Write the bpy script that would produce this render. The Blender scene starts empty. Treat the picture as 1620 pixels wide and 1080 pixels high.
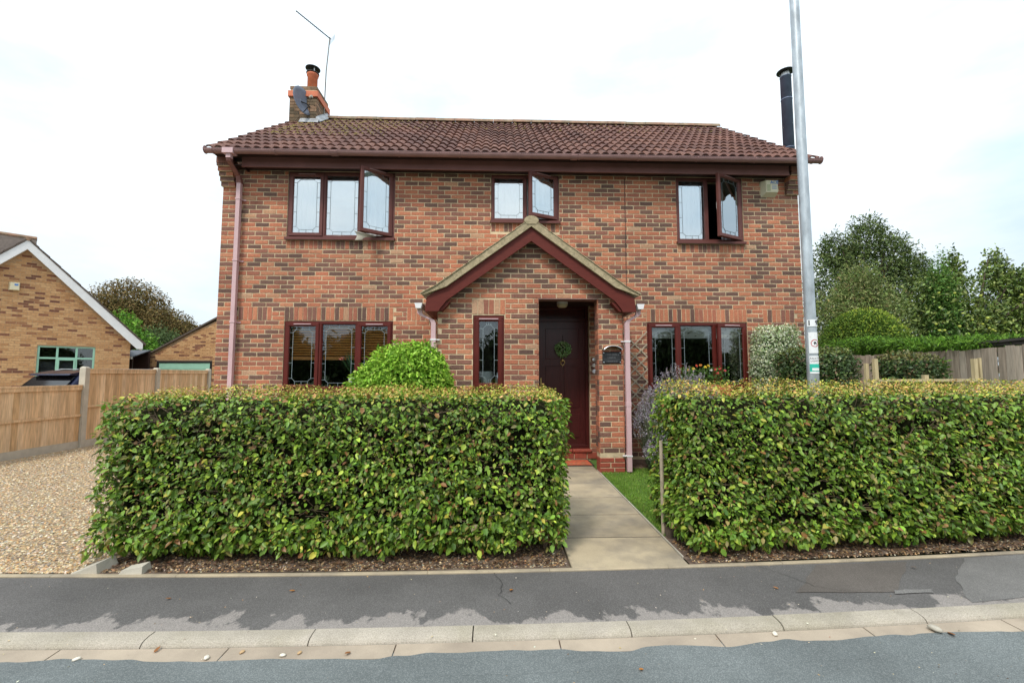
import bpy, math, random
import numpy as np
from mathutils import Vector, Matrix
random.seed(7); rng = np.random.default_rng(7)
S = bpy.context.scene
COL = S.collection
R = math.radians
# ------------------------------------------------------------------ camera
cam = bpy.data.cameras.new('camera'); camo = bpy.data.objects.new('camera', cam); COL.objects.link(camo)
camo.location = (0, 0, 1.46); camo.rotation_euler = (R(94.25), 0, R(-2.0))
cam.sensor_width = 36; cam.lens = 15.556; cam.clip_end = 900; cam.clip_start = .05
S.camera = camo
# ------------------------------------------------------------------ world / sun / exposure
SUN_EL, SUN_AZ = 52, -28          # azimuth measured from straight behind the camera, negative = from the left
w = bpy.data.worlds.new('World'); S.world = w; w.use_nodes = True
nt = w.node_tree; nt.nodes.clear()
N = nt.nodes.new; L = nt.links.new
out = N('ShaderNodeOutputWorld'); bg = N('ShaderNodeBackground'); bg.inputs[1].default_value = .1
sky = N('ShaderNodeTexSky'); sky.sky_type = 'NISHITA'; sky.sun_disc = False
sky.sun_elevation = R(SUN_EL)
tc = N('ShaderNodeTexCoord'); mp = N('ShaderNodeMapping'); mp.inputs['Scale'].default_value = (1, 1, 2.6)
nz = N('ShaderNodeTexNoise'); nz.inputs['Scale'].default_value = 1.7; nz.inputs['Detail'].default_value = 7; nz.inputs['Roughness'].default_value = .55
L(tc.outputs['Generated'], mp.inputs[0]); L(mp.outputs[0], nz.inputs['Vector'])
cr = N('ShaderNodeValToRGB'); cr.color_ramp.elements[0].position = .38; cr.color_ramp.elements[0].color = (4.5, 5.5, 6.3, 1)
cr.color_ramp.elements[1].position = .62; cr.color_ramp.elements[1].color = (6.8, 7.2, 7.35, 1)
L(nz.outputs[0], cr.inputs[0])
sep = N('ShaderNodeSeparateXYZ'); L(tc.outputs['Generated'], sep.inputs[0])
mr = N('ShaderNodeMapRange'); mr.inputs[1].default_value = 0; mr.inputs[2].default_value = 1; mr.inputs[3].default_value = .84; mr.inputs[4].default_value = 1.75
L(sep.outputs[2], mr.inputs[0])
mul = N('ShaderNodeVectorMath'); mul.operation = 'SCALE'; L(cr.outputs[0], mul.inputs[0]); L(mr.outputs[0], mul.inputs['Scale'])
mx = N('ShaderNodeMix'); mx.data_type = 'RGBA'; mx.inputs[0].default_value = .9
L(sky.outputs[0], mx.inputs[6]); L(mul.outputs[0], mx.inputs[7]); L(mx.outputs[2], bg.inputs[0]); L(bg.outputs[0], out.inputs[0])
sd = bpy.data.lights.new('sun', 'SUN'); sd.energy = 1.5; sd.angle = R(10); sd.color = (1, .95, .87)
so = bpy.data.objects.new('sun', sd); COL.objects.link(so); so.rotation_euler = (R(90-SUN_EL), 0, R(SUN_AZ)); so.location = (-5, -8, 20)
sky.sun_rotation = R(180 - SUN_AZ)
S.view_settings.view_transform = 'Standard'; S.view_settings.look = 'None'; S.view_settings.exposure = 0.74; S.view_settings.gamma = 1
S.view_settings.use_curve_mapping = False
S.cycles.max_bounces = 6; S.cycles.transparent_max_bounces = 12

# ------------------------------------------------------------------ materials
MATS = {}
def newmat(name):
    m = bpy.data.materials.new(name); m.use_nodes = True; m.node_tree.nodes.clear(); MATS[name] = m; return m
def M(name, col, rough=.7, var=.15, scale=8, bump=0.0, bscale=60, metal=0, spec=.5, col2=None, attr=None, ramp=None, stretch=None, trans=0, fine=0.0, fscale=300, world=False):
    """plain procedural material: base colour modulated by noise, with a fine relief"""
    m = newmat(name); nt = m.node_tree; N = nt.nodes.new; L = nt.links.new
    o = N('ShaderNodeOutputMaterial'); b = N('ShaderNodeBsdfPrincipled')
    b.inputs['Roughness'].default_value = rough; b.inputs['Metallic'].default_value = metal; b.inputs['Specular IOR Level'].default_value = spec
    tc = N('ShaderNodeTexCoord'); src = tc.outputs['Object']
    if world: gp = N('ShaderNodeNewGeometry'); src = gp.outputs['Position']
    if stretch:
        mp = N('ShaderNodeMapping'); mp.inputs['Scale'].default_value = stretch; L(src, mp.inputs[0]); src = mp.outputs[0]
    nz = N('ShaderNodeTexNoise'); nz.inputs['Scale'].default_value = scale; nz.inputs['Detail'].default_value = 6; L(src, nz.inputs['Vector'])
    if attr == 'col':
        a = N('ShaderNodeAttribute'); a.attribute_name = 'col'; base = a.outputs['Color']
    elif attr == 'tone':
        a = N('ShaderNodeAttribute'); a.attribute_name = 'tone'; rp = N('ShaderNodeValToRGB')
        el = rp.color_ramp.elements
        while len(el) < len(ramp): el.new(.5)
        for e, (p, c) in zip(el, ramp): e.position = p; e.color = (*c, 1)
        L(a.outputs['Fac'], rp.inputs[0]); base = rp.outputs[0]
    else:
        rgb = N('ShaderNodeRGB'); rgb.outputs[0].default_value = (*col, 1); base = rgb.outputs[0]
        if col2:
            r2 = N('ShaderNodeMix'); r2.data_type = 'RGBA'; L(base, r2.inputs[6]); r2.inputs[7].default_value = (*col2, 1)
            n2 = N('ShaderNodeTexNoise'); n2.inputs['Scale'].default_value = scale*.35; n2.inputs['Detail'].default_value = 8; n2.inputs['Roughness'].default_value = .65; L(src, n2.inputs['Vector'])
            c2 = N('ShaderNodeMapRange'); c2.inputs[1].default_value = .42; c2.inputs[2].default_value = .62; L(n2.outputs[0], c2.inputs[0]); L(c2.outputs[0], r2.inputs[0]); base = r2.outputs[2]
    mr = N('ShaderNodeMapRange'); mr.inputs[1].default_value = .3; mr.inputs[2].default_value = .7; mr.inputs[3].default_value = 1-var; mr.inputs[4].default_value = 1+var
    L(nz.outputs[0], mr.inputs[0]); v = N('ShaderNodeVectorMath'); v.operation = 'SCALE'; L(base, v.inputs[0]); L(mr.outputs[0], v.inputs['Scale']); base = v.outputs[0]
    if fine:
        nf = N('ShaderNodeTexNoise'); nf.inputs['Scale'].default_value = fscale; nf.inputs['Detail'].default_value = 3; L(tc.outputs['Object'], nf.inputs['Vector'])
        m2 = N('ShaderNodeMapRange'); m2.inputs[1].default_value = .3; m2.inputs[2].default_value = .7; m2.inputs[3].default_value = 1-fine; m2.inputs[4].default_value = 1+fine
        L(nf.outputs[0], m2.inputs[0]); v2 = N('ShaderNodeVectorMath'); v2.operation = 'SCALE'; L(base, v2.inputs[0]); L(m2.outputs[0], v2.inputs['Scale']); base = v2.outputs[0]
    if world:
        nb_ = N('ShaderNodeTexNoise'); nb_.inputs['Scale'].default_value = 1.1; nb_.inputs['Detail'].default_value = 8; nb_.inputs['Roughness'].default_value = .6; L(src, nb_.inputs['Vector'])
        m3 = N('ShaderNodeMapRange'); m3.inputs[1].default_value = .3; m3.inputs[2].default_value = .7; m3.inputs[3].default_value = .80; m3.inputs[4].default_value = 1.2
        L(nb_.outputs[0], m3.inputs[0]); v3 = N('ShaderNodeVectorMath'); v3.operation = 'SCALE'; L(base, v3.inputs[0]); L(m3.outputs[0], v3.inputs['Scale']); base = v3.outputs[0]
    L(base, b.inputs['Base Color'])
    if bump:
        nb = N('ShaderNodeTexNoise'); nb.inputs['Scale'].default_value = bscale; nb.inputs['Detail'].default_value = 5; L(src, nb.inputs['Vector'])
        bp = N('ShaderNodeBump'); bp.inputs['Strength'].default_value = bump; bp.inputs['Distance'].default_value = .01; L(nb.outputs[0], bp.inputs['Height']); L(bp.outputs[0], b.inputs['Normal'])
    if trans:
        t = N('ShaderNodeBsdfTranslucent'); L(base, t.inputs[0]); ms = N('ShaderNodeMixShader'); ms.inputs[0].default_value = trans
        L(b.outputs[0], ms.inputs[1]); L(t.outputs[0], ms.inputs[2]); L(ms.outputs[0], o.inputs[0])
    else: L(b.outputs[0], o.inputs[0])
    return m
BR = [(0, (.125, .066, .050)), (.14, (.165, .086, .062)), (.24, (.215, .098, .070)), (.36, (.31, .115, .072)), (.55, (.42, .140, .076)), (.75, (.48, .180, .095)), (.9, (.44, .235, .135)), (1, (.48, .29, .18))]
M('brick', None, .85, .20, 40, .5, 90, attr='tone', ramp=BR, fine=.18, fscale=140, world=True)
M('red_brick', (.30, .062, .036), .6, .2, 20, .3, 90)
M('mortar', (.60, .47, .30), .95, .16, 14, .4, 150, fine=.15, world=True)
M('buff_brick', None, .9, .16, 20, .3, 60, attr='tone', ramp=[(0, (.15, .06, .04)), (.12, (.26, .11, .06)), (.3, (.44, .23, .10)), (.6, (.54, .305, .14)), (1, (.60, .37, .18))])
M('buff_mortar', (.47, .31, .18), .95, .12, 20)
TR = [(0, (.090, .036, .027)), (.5, (.135, .056, .040)), (1, (.185, .082, .055))]
M('roof_tile', None, .8, .25, 30, .4, 120, attr='tone', ramp=TR, fine=.2, fscale=160, world=True)
M('ridge', (.30, .17, .11), .85, .3, 9, .4, 90, col2=(.24, .19, .12))
M('dark_tile', (.10, .075, .06), .85, .25, 12, .3, 60)
M('verge', (.43, .345, .215), .95, .22, 30, .6, 120, col2=(.33, .27, .16))
M('mahogany', (.108, .018, .013), .35, .12, 5, spec=.3)
M('mahogany_faded', (.135, .046, .038), .45, .12, 6, spec=.3)
M('door_wood', (.060, .011, .010), .3, .2, 4, spec=.5, stretch=(8, 8, 1))
M('dark_wood', (.030, .012, .009), .6, .2, 6)
M('fascia', (.20, .088, .076), .5, .15, 3, spec=.3)
M('bargeboard', (.125, .024, .017), .5, .12, 4, .05, 60, spec=.2, stretch=(2, 2, 12))
M('gutter', (.30, .165, .155), .45, .14, 5)
M('downpipe', (.60, .40, .41), .5, .08, 3)
M('white_pvc', (.80, .77, .77), .4, .05, 4)
M('lead', (.36, .42, .44), .4, .1, 20, metal=.3)
M('lead_dark', (.10, .12, .13), .6, .1, 20)
M('lead_sheet', (.36, .37, .38), .5, .3, 12, .3, 30, metal=.3)
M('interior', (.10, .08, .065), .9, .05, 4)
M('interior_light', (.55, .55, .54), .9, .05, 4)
M('curtain', (.84, .84, .85), .9, .08, 6, trans=.3)
M('lace', (.62, .62, .65), .9, .5, 16, trans=.3)
M('blind_wood', (.78, .31, .07), .5, .2, 5, stretch=(1, 30, 30))
M('roman_blind', (.62, .58, .50), .9, .06, 6)
M('print_mark', (.16, .13, .11), .9)
M('pot_white', (.78, .78, .74), .35, .04, 4)
M('galv', (.44, .48, .51), .45, .26, 14, metal=.45, bump=.1, bscale=50, stretch=(1, 1, .4))
M('sticker', (.82, .83, .84), .5, .02, 4)
M('sticker_green', (.03, .50, .38), .5, .02)
M('ink', (.02, .02, .025), .6, .02)
M('ink_red', (.55, .05, .06), .6, .02)
M('ink_blue', (.10, .22, .50), .6, .02)
M('alarm', (.68, .62, .43), .5, .05, 8)
M('alarm_panel', (.42, .42, .24), .5, .05)
M('iron', (.015, .016, .018), .5, .1, 20)
M('silver', (.72, .73, .74), .3, .05, metal=.7)
M('flue', (.12, .15, .22), .45, .25, 4, metal=.1)
M('steel', (.5, .5, .48), .35, .1, metal=.8)
M('terracotta', (.60, .165, .075), .7, .15, 12, .15, 60)
M('old_brick', None, .9, .3, 14, .5, 60, attr='tone', ramp=[(0, (.10, .075, .045)), (.5, (.22, .14, .08)), (1, (.30, .18, .11))])
M('dull_metal', (.24, .23, .21), .6, .2, 9)
M('dish', (.15, .17, .22), .45, .1, 8)
M('brass', (.62, .42, .16), .3, .1, metal=.9)
M('concrete', (.46, .42, .345), .9, .14, 7, .3, 90, col2=(.40, .355, .28), fine=.12)
M('post_concrete', (.50, .455, .37), .9, .10, 9, .3, 120, fine=.08)
M('slab', (.44, .355, .235), .85, .10, 5, .2, 120, col2=(.27, .225, .165), fine=.14)
M('slab_dark', (.37, .30, .20), .85, .14, 6, .2, 120, col2=(.25, .21, .155), fine=.14)
M('joint', (.045, .035, .025), .95, .3, 20)
M('kerb', (.40, .350, .285), .9, .10, 5, .4, 200, col2=(.33, .29, .22), fine=.26, fscale=180)
M('channel', (.40, .325, .245), .9, .12, 4, .2, 160, col2=(.31, .25, .19), fine=.10)
M('fence_new', None, .8, .22, 6, .3, 40, attr='tone', ramp=[(0, (.56, .36, .185)), (.5, (.68, .46, .26)), (1, (.76, .55, .34))], stretch=(8, 8, .7), world=True)
M('fence_old', None, .9, .22, 7, .4, 40, attr='tone', ramp=[(0, (.27, .215, .165)), (.5, (.37, .30, .235)), (1, (.46, .385, .31))], stretch=(8, 8, .7), world=True)
M('timber_pale', (.52, .42, .24), .85, .14, 6, .2, 50, stretch=(8, 8, 1))
M('timber_trellis', (.40, .33, .24), .85, .15, 20)
M('bark', (.10, .072, .05), .95, .3, 14, .7, 30, stretch=(1, 1, .3))
M('twig', (.17, .115, .075), .9, .2, 20)
M('shade_core', (.016, .017, .008), 1, .5, 30, spec=0)  # near-black stand-in for the shade deep inside foliage
M('leaf', None, .6, .10, 30, spec=.15, attr='col', trans=.22)
M('leaf_gloss', None, .42, .10, 30, spec=.38, attr='col', trans=.16)
M('petal', None, .7, .05, 30, attr='col', trans=.25)
M('pebble', None, .75, .15, 60, attr='col')
M('soil', (.105, .066, .044), .95, .35, 25, .9, 120, col2=(.15, .105, .075), fine=.3)
M('gravel_bed', (.40, .30, .175), .95, .25, 30, 1.0, 90, col2=(.27, .205, .145), fine=.4, fscale=90)
M('lawn', (.075, .15, .022), .95, .25, 8, .6, 80)
M('field', (.06, .10, .025), .95, .25, .6)
M('green_paint', (.31, .56, .43), .5, .06, 5)
M('white_paint', (.78, .78, .78), .5, .05, 4)
M('slate', (.06, .065, .075), .6, .2, 12)
M('black', (.008, .008, .008), .6, .1)
M('rubber', (.02, .02, .02), .8, .1)
M('tail_red', (.35, .01, .01), .2, .05)
M('car_glass', (.004, .004, .005), .08, .05, 4, spec=.5)
M('yellow', (.80, .76, .22), .35, .04, 4)
M('mat_red', (.60, .105, .045), .95, .3, 18, .5, 200, col2=(.42, .15, .07))
M('fruit', (.42, .45, .06), .4, .15, 20)
m = M('car_paint', (.012, .016, .045), .22, .05, 4, metal=.4)
M('cap_felt', (.06, .055, .05), .9, .3, 8)
def glass(name, fac, tint, rough=.0, gt=(.93, .97, 1, 1)):
    m = newmat(name); nt = m.node_tree; N = nt.nodes.new; L = nt.links.new
    o = N('ShaderNodeOutputMaterial'); t = N('ShaderNodeBsdfTransparent'); t.inputs[0].default_value = (*tint, 1)
    g = N('ShaderNodeBsdfGlossy'); g.inputs['Roughness'].default_value = rough; g.inputs[0].default_value = gt
    lw = N('ShaderNodeFresnel'); lw.inputs[0].default_value = 1.5
    mr = N('ShaderNodeMapRange'); mr.inputs[1].default_value = .04; mr.inputs[2].default_value = 1; mr.inputs[3].default_value = fac; mr.inputs[4].default_value = 1
    tc = N('ShaderNodeTexCoord'); nz = N('ShaderNodeTexNoise'); nz.inputs['Scale'].default_value = 1.6; L(tc.outputs['Object'], nz.inputs['Vector'])
    bp = N('ShaderNodeBump'); bp.inputs['Strength'].default_value = .12; bp.inputs['Distance'].default_value = .02; L(nz.outputs[0], bp.inputs['Height']); L(bp.outputs[0], g.inputs['Normal'])
    L(lw.outputs[0], mr.inputs[0]); ms = N('ShaderNodeMixShader'); L(mr.outputs[0], ms.inputs[0]); L(t.outputs[0], ms.inputs[1]); L(g.outputs[0], ms.inputs[2]); L(ms.outputs[0], o.inputs[0])
    return m
glass('glass_coated', .52, (.93, .96, .96), gt=(.88, .92, .93, 1)); glass('glass', .075, (.90, .93, .93)); glass('glass_dark', .12, (.05, .05, .055))

def asphalt(name, base, agg, worn=None, wfrac=.3, wmax=.45):
    """tarmac with coarse aggregate; 'worn' colour shows where the surface has lost its binder next to the kerb (uv.y = 0 at kerb)"""
    m = newmat(name); nt = m.node_tree; N = nt.nodes.new; L = nt.links.new
    o = N('ShaderNodeOutputMaterial'); b = N('ShaderNodeBsdfPrincipled'); b.inputs['Roughness'].default_value = .88; b.inputs['Specular IOR Level'].default_value = .3
    tc = N('ShaderNodeTexCoord'); ob = tc.outputs['Object']
    vo = N('ShaderNodeTexVoronoi'); vo.inputs['Scale'].default_value = 260; L(ob, vo.inputs['Vector'])
    n1 = N('ShaderNodeTexNoise'); n1.inputs['Scale'].default_value = 1.3; n1.inputs['Detail'].default_value = 7; n1.inputs['Roughness'].default_value = .6; L(ob, n1.inputs['Vector'])
    sp = N('ShaderNodeSeparateColor'); L(vo.outputs['Color'], sp.inputs[0])
    mr = N('ShaderNodeMapRange'); mr.inputs[1].default_value = .45; mr.inputs[2].default_value = 1; L(sp.outputs[0], mr.inputs[0])
    c = N('ShaderNodeMix'); c.data_type = 'RGBA'; c.inputs[6].default_value = (*base, 1); c.inputs[7].default_value = (*agg, 1); L(mr.outputs[0], c.inputs[0]); col = c.outputs[2]
    m1 = N('ShaderNodeMapRange'); m1.inputs[1].default_value = .3; m1.inputs[2].default_value = .7; m1.inputs[3].default_value = .8; m1.inputs[4].default_value = 1.2; L(n1.outputs[0], m1.inputs[0])
    v = N('ShaderNodeVectorMath'); v.operation = 'SCALE'; L(col, v.inputs[0]); L(m1.outputs[0], v.inputs['Scale']); col = v.outputs[0]
    if worn:
        mp = N('ShaderNodeMapping'); mp.inputs['Scale'].default_value = (2.6, 1.1, 1); L(tc.outputs['UV'], mp.inputs[0])
        n2 = N('ShaderNodeTexNoise'); n2.inputs['Scale'].default_value = 1.5; n2.inputs['Detail'].default_value = 9; n2.inputs['Roughness'].default_value = .62; L(mp.outputs[0], n2.inputs['Vector'])
        s = N('ShaderNodeSeparateXYZ'); L(tc.outputs['UV'], s.inputs[0])
        a = N('ShaderNodeMath'); a.operation = 'MULTIPLY_ADD'; L(n2.outputs[0], a.inputs[0]); a.inputs[1].default_value = 1.5; a.inputs[2].default_value = -.42 - (.5-wfrac)
        d = N('ShaderNodeMath'); d.operation = 'SUBTRACT'; L(a.outputs[0], d.inputs[0]); L(s.outputs[1], d.inputs[1])
        r = N('ShaderNodeMapRange'); r.inputs[1].default_value = -.02; r.inputs[2].default_value = .035; L(d.outputs[0], r.inputs[0])
        vw = N('ShaderNodeMix'); vw.data_type = 'RGBA'; vw.inputs[6].default_value = (*worn, 1); vw.inputs[7].default_value = tuple(min(1, k*1.8) for k in worn) + (1,); L(sp.outputs[1], vw.inputs[0])
        c2 = N('ShaderNodeMix'); c2.data_type = 'RGBA'; L(r.outputs[0], c2.inputs[0]); L(col, c2.inputs[6]); L(vw.outputs[2], c2.inputs[7]); col = c2.outputs[2]
    L(col, b.inputs['Base Color'])
    bp = N('ShaderNodeBump'); bp.inputs['Strength'].default_value = .5; bp.inputs['Distance'].default_value = .004; L(vo.outputs['Distance'], bp.inputs['Height']); L(bp.outputs[0], b.inputs['Normal'])
    L(b.outputs[0], o.inputs[0]); return m
asphalt('road', (.122, .136, .135), (.215, .23, .225))
asphalt('tarmac', (.098, .091, .086), (.165, .155, .147), worn=(.19, .17, .155))
asphalt('tarmac_patch', (.105, .090, .078), (.155, .135, .12))
asphalt('tarmac_pale', (.145, .138, .13), (.24, .225, .21))

def side_brick(name, c1, c2, mo):
    M(name, c1, .9, .2, 20); nt_ = MATS[name].node_tree
    bt = nt_.nodes.new('ShaderNodeTexBrick'); bt.inputs['Scale'].default_value = 1; bt.inputs['Brick Width'].default_value = .225; bt.inputs['Row Height'].default_value = .075; bt.inputs['Mortar Size'].default_value = .006
    bt.inputs['Color1'].default_value = (*c1, 1); bt.inputs['Color2'].default_value = (*c2, 1); bt.inputs['Mortar'].default_value = (*mo, 1)
    tcn = nt_.nodes.new('ShaderNodeTexCoord'); sx = nt_.nodes.new('ShaderNodeSeparateXYZ'); cx_ = nt_.nodes.new('ShaderNodeCombineXYZ'); ad = nt_.nodes.new('ShaderNodeMath')
    nt_.links.new(tcn.outputs['Object'], sx.inputs[0]); nt_.links.new(sx.outputs[0], ad.inputs[0]); nt_.links.new(sx.outputs[1], ad.inputs[1]); nt_.links.new(ad.outputs[0], cx_.inputs[0]); nt_.links.new(sx.outputs[2], cx_.inputs[1]); nt_.links.new(cx_.outputs[0], bt.inputs[0])
    nt_.links.new(bt.outputs[0], [n_ for n_ in nt_.nodes if n_.type == 'BSDF_PRINCIPLED'][0].inputs['Base Color'])
side_brick('brick_side', (.46, .15, .075), (.15, .075, .055), (.52, .40, .25)); side_brick('brick_buff_side', (.55, .33, .16), (.36, .19, .09), (.47, .31, .18))
# ------------------------------------------------------------------ helpers
def tag(o, label=None, cat=None, group=None, kind=None):
    if label: o['label'] = label
    if cat: o['category'] = cat
    if group: o['group'] = group
    if kind: o['kind'] = kind
    return o
def empty(name, loc=(0, 0, 0), rz=0):
    o = bpy.data.objects.new(name, None); COL.objects.link(o); o.location = loc; o.rotation_euler = (0, 0, rz); o.empty_display_size = .1
    return o
def thing(name, label, cat, loc=(0, 0, 0), rz=0, group=None):
    return tag(empty(name, loc, rz), label, cat, group)
def link(name, me, parent=None):
    o = bpy.data.objects.new(name, me); COL.objects.link(o)
    if parent is not None: o.parent = parent
    return o
def copytree(o, parent=None):
    c = o.copy(); COL.objects.link(c); c.parent = parent
    for ch in list(o.children): copytree(ch, c)
    return c
class MB:
    def __init__(s): s.v = []; s.f = []; s.t = []; s.uv = None
    def poly(s, pts, faces, tone=.5):
        b = len(s.v); s.v += [tuple(p) for p in pts]
        for f in faces: s.f.append(tuple(b+i for i in f)); s.t.append(tone)
        return s
    def box(s, x0, x1, y0, y1, z0, z1, tone=.5):
        return s.poly([(x0, y0, z0), (x1, y0, z0), (x1, y1, z0), (x0, y1, z0), (x0, y0, z1), (x1, y0, z1), (x1, y1, z1), (x0, y1, z1)],
                      [(0, 3, 2, 1), (4, 5, 6, 7), (0, 1, 5, 4), (1, 2, 6, 5), (2, 3, 7, 6), (3, 0, 4, 7)], tone)
    def bev(s, x0, x1, y0, y1, z0, z1, b=.004, tone=.5):
        """box with chamfered vertical-plane edges on the front (-Y) side"""
        f = [(x0+b, y0, z0+b), (x1-b, y0, z0+b), (x1-b, y0, z1-b), (x0+b, y0, z1-b)]
        m = [(x0, y0+b, z0), (x1, y0+b, z0), (x1, y0+b, z1), (x0, y0+b, z1)]
        k = [(x0, y1, z0), (x1, y1, z0), (x1, y1, z1), (x0, y1, z1)]
        fs = [(0, 1, 2, 3)]
        for i in range(4):
            j = (i+1) % 4; fs += [(i, 4+i, 4+j, j), (4+i, 8+i, 8+j, 4+j)]
        fs.append((11, 10, 9, 8))
        return s.poly(f+m+k, fs, tone)
    def obox(s, c, ax, ay, az, tone=.5):
        c, ax, ay, az = map(Vector, (c, ax, ay, az)); p = []
        for k in (-1, 1):
            for i, j in ((-1, -1), (1, -1), (1, 1), (-1, 1)): p.append(tuple(c+ax*i+ay*j+az*k))
        return s.poly(p, [(0, 3, 2, 1), (4, 5, 6, 7), (0, 1, 5, 4), (1, 2, 6, 5), (2, 3, 7, 6), (3, 0, 4, 7)], tone)
    def beam(s, p0, p1, wd, dp, up=(0, 1, 0), tone=.5):
        p0, p1 = Vector(p0), Vector(p1); a = (p1-p0); l = a.length; a.normalize(); u = Vector(up); sd = a.cross(u).normalized(); u = sd.cross(a)
        return s.obox((p0+p1)/2, a*(l/2), sd*(wd/2), u*(dp/2), tone)
    def tube(s, pts, rad, n=8, tone=.5, caps=True):
        pts = [Vector(p) for p in pts]; rad = rad if hasattr(rad, '__len__') else [rad]*len(pts); b = len(s.v)
        for i, p in enumerate(pts):
            d = (pts[min(i+1, len(pts)-1)] - pts[max(i-1, 0)]).normalized()
            u = d.cross(Vector((0, 0, 1)) if abs(d.z) < .9 else Vector((1, 0, 0))).normalized(); v = d.cross(u)
            for k in range(n):
                a = 2*math.pi*k/n; s.v.append(tuple(p+(u*math.cos(a)+v*math.sin(a))*rad[i]))
        for i in range(len(pts)-1):
            for k in range(n):
                s.f.append((b+i*n+k, b+i*n+(k+1) % n, b+(i+1)*n+(k+1) % n, b+(i+1)*n+k)); s.t.append(tone)
        if caps:
            s.f.append(tuple(b+k for k in range(n))[::-1]); s.f.append(tuple(b+(len(pts)-1)*n+k for k in range(n))); s.t += [tone]*2
        return s
    def sqtube(s, pts, hx, hy, tone=.5):
        """square section pipe following pts, section axes fixed to x and y (or z where the run is level)"""
        b = len(s.v); pts = [Vector(p) for p in pts]
        for i, p in enumerate(pts):
            for i2, j2 in ((-1, -1), (1, -1), (1, 1), (-1, 1)): s.v.append((p.x+i2*hx, p.y+j2*hy, p.z))
        for i in range(len(pts)-1):
            for k in range(4): s.f.append((b+i*4+k, b+i*4+(k+1) % 4, b+(i+1)*4+(k+1) % 4, b+(i+1)*4+k)); s.t.append(tone)
        e = b+(len(pts)-1)*4; s.f += [(b, b+3, b+2, b+1), (e, e+1, e+2, e+3)]; s.t += [tone]*2
        return s
    def lathe(s, prof, c=(0, 0, 0), n=16, tone=.5):
        b = len(s.v)
        for r, z in prof:
            for k in range(n):
                a = 2*math.pi*k/n; s.v.append((c[0]+r*math.cos(a), c[1]+r*math.sin(a), c[2]+z))
        for i in range(len(prof)-1):
            for k in range(n): s.f.append((b+i*n+k, b+i*n+(k+1) % n, b+(i+1)*n+(k+1) % n, b+(i+1)*n+k)); s.t.append(tone)
        s.f.append(tuple(b+k for k in range(n))[::-1]); e = b+(len(prof)-1)*n; s.f.append(tuple(e+k for k in range(n))); s.t += [tone]*2
        return s
    def prism(s, prof, y0, y1, tone=.5):
        """closed (x,z) outline extruded along y"""
        n = len(prof); p = [(x, y0, z) for x, z in prof]+[(x, y1, z) for x, z in prof]
        return s.poly(p, [tuple(range(n)), tuple(range(2*n-1, n-1, -1))]+[(i, n+i, n+(i+1) % n, (i+1) % n) for i in range(n)], tone)
    def prismx(s, prof, x0, x1, tone=.5):
        n = len(prof); p = [(x0, y, z) for y, z in prof]+[(x1, y, z) for y, z in prof]
        return s.poly(p, [tuple(range(n))[::-1], tuple(range(n, 2*n))]+[(i, (i+1) % n, n+(i+1) % n, n+i) for i in range(n)], tone)
    def mesh(s, name, mat, smooth=False):
        me = bpy.data.meshes.new(name); me.from_pydata(s.v, [], s.f)
        a = me.attributes.new('tone', 'FLOAT', 'FACE'); a.data.foreach_set('value', np.array(s.t, 'f'))
        me.materials.append(MATS[mat])
        if smooth: me.polygons.foreach_set('use_smooth', [True]*len(me.polygons))
        me.update(); return me
    def build(s, name, mat, parent=None, smooth=False):
        return link(name, s.mesh(name, mat, smooth), parent)
def rnd(a, b): return random.uniform(a, b)

# numpy value noise
_H = np.random.default_rng(3).random((64, 64, 64)).astype('f')
def vnoise(p):
    p = np.asarray(p, float); i = np.floor(p).astype(int); f = p-i; f = f*f*(3-2*f); i &= 63; j = (i+1) & 63
    r = 0
    for a in (0, 1):
        for b in (0, 1):
            for c in (0, 1):
                wgt = (f[:, 0] if a else 1-f[:, 0])*(f[:, 1] if b else 1-f[:, 1])*(f[:, 2] if c else 1-f[:, 2])
                r = r+wgt*_H[(j if a else i)[:, 0], (j if b else i)[:, 1], (j if c else i)[:, 2]]
    return r
def fbm(p, s=1.0): p = np.asarray(p)*s; return (vnoise(p)+.5*vnoise(p*2.1+9)+.25*vnoise(p*4.3+3))/1.75
def nrm(a): return a/np.maximum(np.linalg.norm(a, axis=1, keepdims=True), 1e-9)
def raw_mesh(name, V, F, C, mat, parent=None, smooth=False):
    """V (n,3); F (m,k) index array of equal polygons; C (m,3) colour per face"""
    me = bpy.data.meshes.new(name); n, m, k = len(V), len(F), F.shape[1]
    me.vertices.add(n); me.vertices.foreach_set('co', V.astype('f').ravel())
    me.loops.add(m*k); me.loops.foreach_set('vertex_index', F.astype('i').ravel())
    me.polygons.add(m); me.polygons.foreach_set('loop_start', np.arange(m, dtype='i')*k); me.polygons.foreach_set('loop_total', np.full(m, k, 'i'))
    if smooth: me.polygons.foreach_set('use_smooth', np.ones(m, bool))
    a = me.attributes.new('col', 'FLOAT_VECTOR', 'FACE')
    a.data.foreach_set('vector', C.astype('f').ravel())
    me.materials.append(MATS[mat]); me.update(calc_edges=True); me.validate()
    return link(name, me, parent)
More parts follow.
